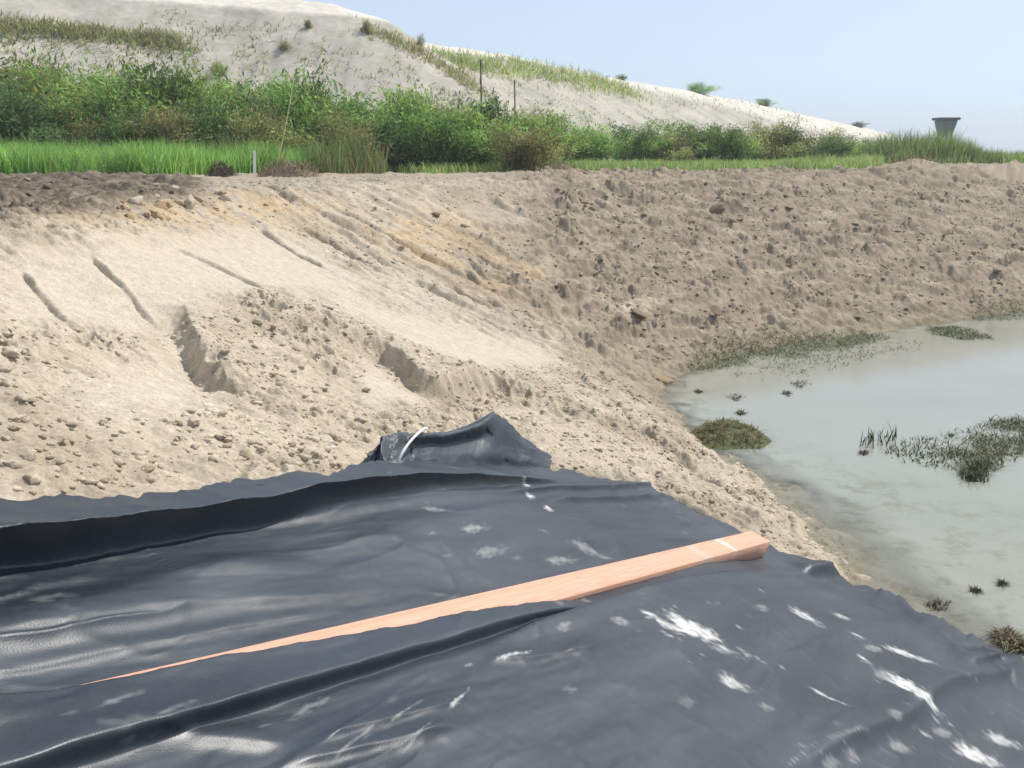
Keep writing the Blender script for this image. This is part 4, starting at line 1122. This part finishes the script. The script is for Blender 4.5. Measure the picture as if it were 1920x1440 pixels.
tufts_on('hillside_weeds', along([(300, 40), (380, 58), (520, 62), (560, 66)], 16, 8), 'sparse weeds under the crest of the sand hill', (0.25, 0.5), OLIVE, 10)
sc_pts = [(random.uniform(0, 1300), 0) for _ in range(150)]
sc_pts = [(a, np.interp(a, [0, 340, 640, 900, 1300], [60, 80, 90, 150, 200]) + random.uniform(0, 60)) for a, _ in sc_pts]
tufts_on('hillside_weeds', sc_pts, 'scattered small weeds on the grey face of the sand hill', (0.2, 0.5), OLIVE, 9, 0.3)
tufts_on('hillside_weeds', along([(1210, 182), (1300, 192), (1380, 200), (1480, 222), (1540, 240)], 14, 5), 'thin weeds on the white right end of the sand hill', (0.3, 0.6), OLIVE, 12)

def crest_shrub(px_, row_base, hpx, kind, label, wide, v):
    p = None; rr = row_base
    while p is None and rr < 300: p = hill_point(px_, rr); rr += 1.0
    h = hpx * np.linalg.norm(p) / FPX
    o = put(SHR[kind][v], (p[0], p[1], p[2] - 0.3 * h), h * 1.1, 2.05, random.uniform(0, 6), wide); tag(o, label, 'shrub'); return o
crest_shrub(1308, 170, 20, 'green', 'small green bush on the skyline of the white sand crest, left of a flatter one', 1.7, 1)
crest_shrub(1432, 190, 14, 'green', 'flat green bush on the skyline of the white sand crest, right of a rounder one', 2.2, 0)
crest_shrub(690, 62, 26, 'olive', 'spindly weed bush on the skyline where the sand hill dips', 0.7, 1)
crest_shrub(788, 86, 24, 'olive', 'thin upright weed on the skyline right of the dip', 0.5, 0)
crest_shrub(536, 92, 18, 'olive', 'small olive bush alone high on the grey sand face', 1.0, 0)
crest_shrub(578, 52, 16, 'olive', 'little bush at the crest above the grey sand face', 0.9, 1)
crest_shrub(410, 140, 24, 'light', 'small pale bush low on the grey sand face above the thicket', 0.8, 1)
crest_shrub(1165, 142, 10, 'dark', 'tiny low bush on the skyline above the green ledge', 2.0, 0)
crest_shrub(1610, 238, 10, 'dark', 'low dark growth near the right end of the skyline', 3.0, 1)

# ------------------------------------------------------------------ poles, stalk, marker stake
M_POLE = plain_mat('weathered_pole', (0.10, 0.088, 0.072), 0.85, 0.25, 8)
def pole(px_, top, dist, r, label):
    d = ray(px_, 288); x, y = d[0] / d[1] * dist, dist; zg = float(terrain(np.array([x]), np.array([y]))[0]) - 0.2
    dt = ray(px_, top); zt = dt[2] / dt[1] * dist
    zz = np.linspace(zg, zt, 9)
    o = tube('pole', np.column_stack([x + 0.015 * np.sin(zz * 1.3), np.full(9, y), zz]), np.linspace(r, r * 0.8, 9), M_POLE, 8)
    return tag(o, label, 'pole')
pole(903, 112, 41, 0.038, 'thin dark pole rising from the thicket, the taller and left one of two')
pole(965, 150, 41, 0.034, 'thin dark pole rising from the scrub, the shorter and right one of two')
M_STALK = plain_mat('dry_cane', (0.50, 0.44, 0.24), 0.8, 0.15, 6)
g0 = ray(512, 290); g0 = g0 / g0[1] * 21.8; g1 = ray(552, 138); g1 = g1 / g1[1] * 22.6
g0[2] = float(terrain(g0[:1], g0[1:2])[0]) - 0.05
tt_ = np.linspace(0, 1, 14)[:, None]
stalk = tube('cane', g0 * (1 - tt_) + g1 * tt_ + np.array([0.03, 0, 0]) * np.sin(tt_ * 3.1), np.linspace(0.016, 0.009, 14), M_STALK, 7)
tag(stalk, 'long thin yellow cane leaning to the right in front of the thicket', 'cane')
M_WHITE = plain_mat('white_paint', (0.80, 0.80, 0.78), 0.6, 0.05)
def box_mesh(name, cx, cy, cz, sx, sy, sz, mt, parent=None, bev=0.1, taper=1.0):
    bm = bmesh.new(); bmesh.ops.create_cube(bm, size=1.0)
    for v in bm.verts:
        k = taper if v.co.z < 0 else 1.0
        v.co = (v.co.x * sx * k, v.co.y * sy * k, v.co.z * sz)
    bmesh.ops.bevel(bm, geom=bm.edges[:], offset=bev * min(sx, sy, sz), segments=1, affect='EDGES')
    me = bpy.data.meshes.new(name); bm.to_mesh(me); bm.free(); me.materials.append(mt)
    o = bpy.data.objects.new(name, me); COL.objects.link(o); o.location = (cx, cy, cz)
    if parent: o.parent = parent
    return o
p = grounded([(478, 322)])[0]; k = 20.5 / p[1]; p = np.array([p[0] * k, 20.5, 0]); p[2] = terrain(p[:1], p[1:2])[0]
st = tag(box_mesh('marker_stake', p[0], p[1], p[2] + 0.22, 0.055, 0.03, 0.50, M_WHITE), 'short white marker stake at the edge of the grass', 'stake')
st.rotation_euler = (0.03, 0.05, 0.3)

# the dark root lump and the heap of dry brush left at the grass edge
def heap(px_, row_d, R, Hh, n, colr, name, label, cat, mk):
    d = ray(px_, 288); x, y = d[0] / d[1] * row_d, row_d; zg = float(terrain(np.array([x]), np.array([y]))[0])
    root = empty(name, (x, y, zg)); tag(root, label, cat)
    nr_, na_ = 12, 28; rr = np.linspace(0, 1, nr_); aa = np.linspace(0, 2 * math.pi, na_, endpoint=False)
    hx_ = (rr[:, None] * np.cos(aa) * R).ravel(); hy_ = (rr[:, None] * np.sin(aa) * R * 0.6).ravel()
    hz_ = (Hh * (1 - rr[:, None] ** 1.7) + 0 * aa).ravel() * (0.8 + 0.8 * fbm(hx_ + x, hy_, 0.3, 3, 170)) - 0.03
    mesh_np('soil_lump', np.column_stack([hx_, hy_, hz_]), grid_faces(nr_, na_, True)[:, ::-1], [CL_MAT[mk]], True, root)
    a = RNG.uniform(0, 6.28, n); r_ = R * np.sqrt(RNG.uniform(0, 1, n)); P_ = np.column_stack([r_ * np.cos(a), 0.6 * r_ * np.sin(a), Hh * (1 - (r_ / R) ** 1.7) * 0.8])
    v, f, c = blades(P_, RNG.uniform(0.06, 0.22, n), np.full(n, 0.012), 1.2, colr, 0.3, 3, 0.6)
    mesh_np('twigs', v, f, [M_DRY], False, root, col=c)
    return root
heap(412, 19.6, 0.30, 0.28, 260, (0.10, 0.07, 0.045), 'root_lump', 'dark tangled root lump at the edge of the grass, left of the white stake', 'root lump', 'dark')
heap(540, 19.8, 0.62, 0.32, 520, (0.25, 0.19, 0.12), 'brush_heap', 'heap of dry brown brush and soil right of the white stake', 'brush heap', 'brown')
heap(1045, 26.5, 0.55, 0.24, 260, (0.22, 0.16, 0.10), 'brush_heap', 'low heap of brown soil and roots at the top of the far bank', 'brush heap', 'brown')
heap(1720, 33.0, 0.9, 0.22, 260, (0.26, 0.20, 0.13), 'brush_heap', 'low pale brown heap in front of the reeds at right', 'brush heap', 'tan')

# ------------------------------------------------------------------ lookout tower far off
M_TW = plain_mat('grey_timber', (0.17, 0.18, 0.19), 0.8, 0.2, 3); M_TR = plain_mat('dark_roof', (0.09, 0.10, 0.115), 0.7, 0.15, 3)
D_T = 85.0; dT = ray(1768, 288); xT = dT[0] / dT[1] * D_T; zT = float(terrain(np.array([xT]), np.array([D_T]))[0])
tw = tag(empty('lookout_tower', (xT, D_T, zT)), 'small dark lookout tower with a flared cabin behind the reeds', 'tower')
zt = (288 - 224) / FPX * D_T - zT
box_mesh('roof', 0, 0, zt - 0.10, 1.7, 1.7, 0.2, M_TR, tw, 0.2)
box_mesh('cabin', 0, 0, zt - 0.86, 1.4, 1.4, 1.28, M_TW, tw, 0.03, 0.6)
for sx in (-1, 1):
    for sy in (-1, 1): tube('leg', np.array([(sx * 0.52, sy * 0.52, -0.2), (sx * 0.36, sy * 0.36, zt - 1.49)]), 0.09, M_TW, 6, tw)
for z_ in (0.7, 1.5):
    for a_ in range(4):
        c_, s_ = math.cos(a_ * math.pi / 2), math.sin(a_ * math.pi / 2); q = 0.52 - 0.09 * z_
        tube('brace', np.array([(q * (c_ - s_), q * (s_ + c_), z_), (q * (c_ + s_), q * (s_ - c_), z_)]), 0.045, M_TW, 5, tw)

# ------------------------------------------------------------------ weed in the water and along the shore
M_WEED = leaf_mat('pond_weed', (1, 1, 1), 0.1, 0.15)
M_ALGAE = plain_mat('algae_mat', (0.085, 0.095, 0.035), 0.7, 0.5, 22)
def weed(name, outline, n, h, label, cat, colr=(0.075, 0.085, 0.03), mound=0.03, dens=0.3, lean=1.4, wdt=0.010, group=None):
    """a mat of tangled strands floating on the pond, built round its own centre"""
    pl = np.array([(lambda d: d[:2] * (WATER / d[2]))(ray(a, b)) for a, b in outline]); c0 = pl.mean(0)
    root = empty(name, (c0[0], c0[1], WATER)); tag(root, label, cat, group)
    lo, hi = pl.min(0), pl.max(0); P_ = np.zeros((0, 2))
    sz = float(np.max(hi - lo))
    while len(P_) < n:
        q = RNG.uniform(lo, hi, (4000, 2)); sf = soft_poly(q[:, 0], q[:, 1], pl, 0.10 * sz)
        k = (sf * (1.0 + dens * 2.2 * fbm(q[:, 0], q[:, 1], 0.16 * sz + 0.05, 4, 180)) > RNG.uniform(0.15, 1.0, len(q)))
        P_ = np.vstack([P_, q[k]])
    P_ = P_[:n]; sf = soft_poly(P_[:, 0], P_[:, 1], pl, 0.3 * sz)
    hz_ = np.maximum(mound * sf * (0.7 + 0.8 * fbm(P_[:, 0], P_[:, 1], 0.2, 3, 181)), 0.002)
    zt_ = np.maximum(terrain(P_[:, 0], P_[:, 1]) - WATER, 0)
    v, f, c = blades(np.column_stack([P_ - c0, hz_ + zt_ - 0.008]), h * RNG.uniform(0.4, 1.4, n), np.full(n, wdt), lean, colr, 0.35, 3, 0.6)
    stuff(mesh_np('strands', v, f, [M_WEED], False, root, col=c))
    if mound > 0.05:
        gx_, gy_ = np.meshgrid(np.linspace(lo[0] - .05, hi[0] + .05, 50), np.linspace(lo[1] - .05, hi[1] + .05, 40)); g1_, g2_ = gx_.ravel(), gy_.ravel()
        s2 = soft_poly(g1_, g2_, pl, 0.2 * sz); zz_ = mound * (s2 * 1.3 - 0.35) * (0.8 + 0.6 * fbm(g1_, g2_, 0.12, 4, 182)) 
        mesh_np('mat', np.column_stack([g1_ - c0[0], g2_ - c0[1], zz_]), grid_faces(40, 50), [M_ALGAE], True, root)
    return root
weed('weed_clump', [(1300, 812), (1330, 796), (1370, 790), (1410, 806), (1436, 826), (1420, 838), (1350, 840), (1310, 832)], 1300, 0.06, 'mossy green brown weed mound at the water edge nearest the bank', 'weed clump', (0.15, 0.14, 0.055), 0.065, 0.3, 2.2)
weed('weed_clump', [(1790, 840), (1800, 815), (1870, 790), (1960, 782), (1960, 845), (1880, 862), (1850, 880), (1800, 895), (1785, 870)], 1700, 0.070, 'dark green weed clump emerging from the pond at the right edge', 'weed clump', (0.105, 0.115, 0.045), 0.030, 1.2, 1.9)
weed('water_weed', [(1660, 850), (1700, 825), (1790, 812), (1800, 850), (1790, 880), (1700, 868)], 420, 0.06, 'thin sprigs of weed poking out of the water left of the large weed clump', 'weed', (0.085, 0.10, 0.05), 0.0, 0.9, 1.3)
weed('water_weed', [(1600, 832), (1640, 812), (1680, 815), (1680, 836), (1620, 842)], 60, 0.12, 'few upright sprigs of weed standing in open water', 'weed', (0.05, 0.06, 0.03), 0.0, 0.9, 0.4)
weed('water_weed', [(1800, 890), (1850, 870), (1850, 905), (1810, 905)], 200, 0.10, 'trailing weed below the large weed clump', 'weed', (0.055, 0.065, 0.028), 0.01, 0.8, 1.2)
weed('weed_strip', [(1290, 690), (1340, 664), (1450, 640), (1560, 632), (1660, 625), (1640, 640), (1540, 662), (1420, 678), (1330, 696)], 4200, 0.06, 'strip of green weed along the shore at the foot of the far bank', 'weed strip', (0.19, 0.195, 0.11), 0.012, 0.7, 2.4)
weed('weed_strip', [(1740, 612), (1800, 612), (1850, 628), (1862, 638), (1800, 636), (1745, 626)], 1100, 0.06, 'small tongue of dark green weed reaching into the pond', 'weed strip', (0.13, 0.145, 0.065), 0.015, 0.6, 2.2)
weed('weed_strip', [(1820, 580), (1960, 570), (1960, 598), (1880, 600), (1830, 604)], 1300, 0.06, 'pale green weed strip on the far shore at the right edge', 'weed strip', (0.18, 0.195, 0.11), 0.012, 0.6, 2.2)
weed('weed_strip', [(1370, 700), (1460, 676), (1600, 650), (1720, 640), (1700, 660), (1560, 690), (1440, 716)], 700, 0.05, 'thin floating scum of weed beside the shore strip', 'weed', (0.15, 0.165, 0.10), 0.0, 0.9, 2.2)
weed('weed_clump', [(1862, 1192), (1880, 1184), (1915, 1205), (1935, 1228), (1900, 1222), (1870, 1208)], 500, 0.05, 'brown weed lump beside the lower right of the black sheet', 'weed clump', (0.17, 0.14, 0.075), 0.03, 0.6, 2.0)
for (px_, py_, wd_, lab) in [(1380, 745, 34, 'dark weed scrap afloat near the tip of the pond'), (1476, 738, 26, 'weed scrap afloat in the open upper pond'), (1500, 720, 40, 'longer weed scrap afloat nearest the shore strip'),
        (1310, 735, 18, 'weed scrap afloat closest to the left tip of the pond'), (1830, 1108, 24, 'brown weed scrap afloat off the black sheet'), (1880, 1095, 14, 'tiny weed scrap afloat furthest right off the sheet'),
        (1760, 1135, 60, 'brown silt and weed scrap in the shallows below the floating one'), (1390, 775, 24, 'weed scrap afloat just above the mossy mound'), (1620, 850, 20, 'weed wisp afloat in the middle of the pond')]:
    weed('weed_scrap', [(px_ - wd_ / 2, py_), (px_, py_ - wd_ * .22), (px_ + wd_ / 2, py_), (px_, py_ + wd_ * .22)], 90, 0.035, lab, 'weed scrap', (0.11, 0.10, 0.055), 0.008, 0.4, 1.6)

# ------------------------------------------------------------------ the air
hz_m = bpy.data.materials.new('haze'); hz_m.use_nodes = True
hn = hz_m.node_tree.nodes; hn.clear()
ho = hn.new('ShaderNodeOutputMaterial'); pv = hn.new('ShaderNodeVolumePrincipled')
pv.inputs['Color'].default_value = (0.90, 0.95, 1.0, 1); pv.inputs['Density'].default_value = 0.0013; pv.inputs['Anisotropy'].default_value = 0.2
hz_m.node_tree.links.new(pv.outputs[0], ho.inputs['Volume'])
bm = bmesh.new(); bmesh.ops.create_cube(bm, size=1.0)
for v in bm.verts: v.co = (v.co.x * 1500, v.co.y * 1500, -6.5 if v.co.z < 0 else 14.0)
me = bpy.data.meshes.new('haze'); bm.to_mesh(me); bm.free(); me.materials.append(hz_m)
hz_o = bpy.data.objects.new('haze', me); COL.objects.link(hz_o)
stuff(hz_o, 'thin pale haze in the air over the pond and the hill')
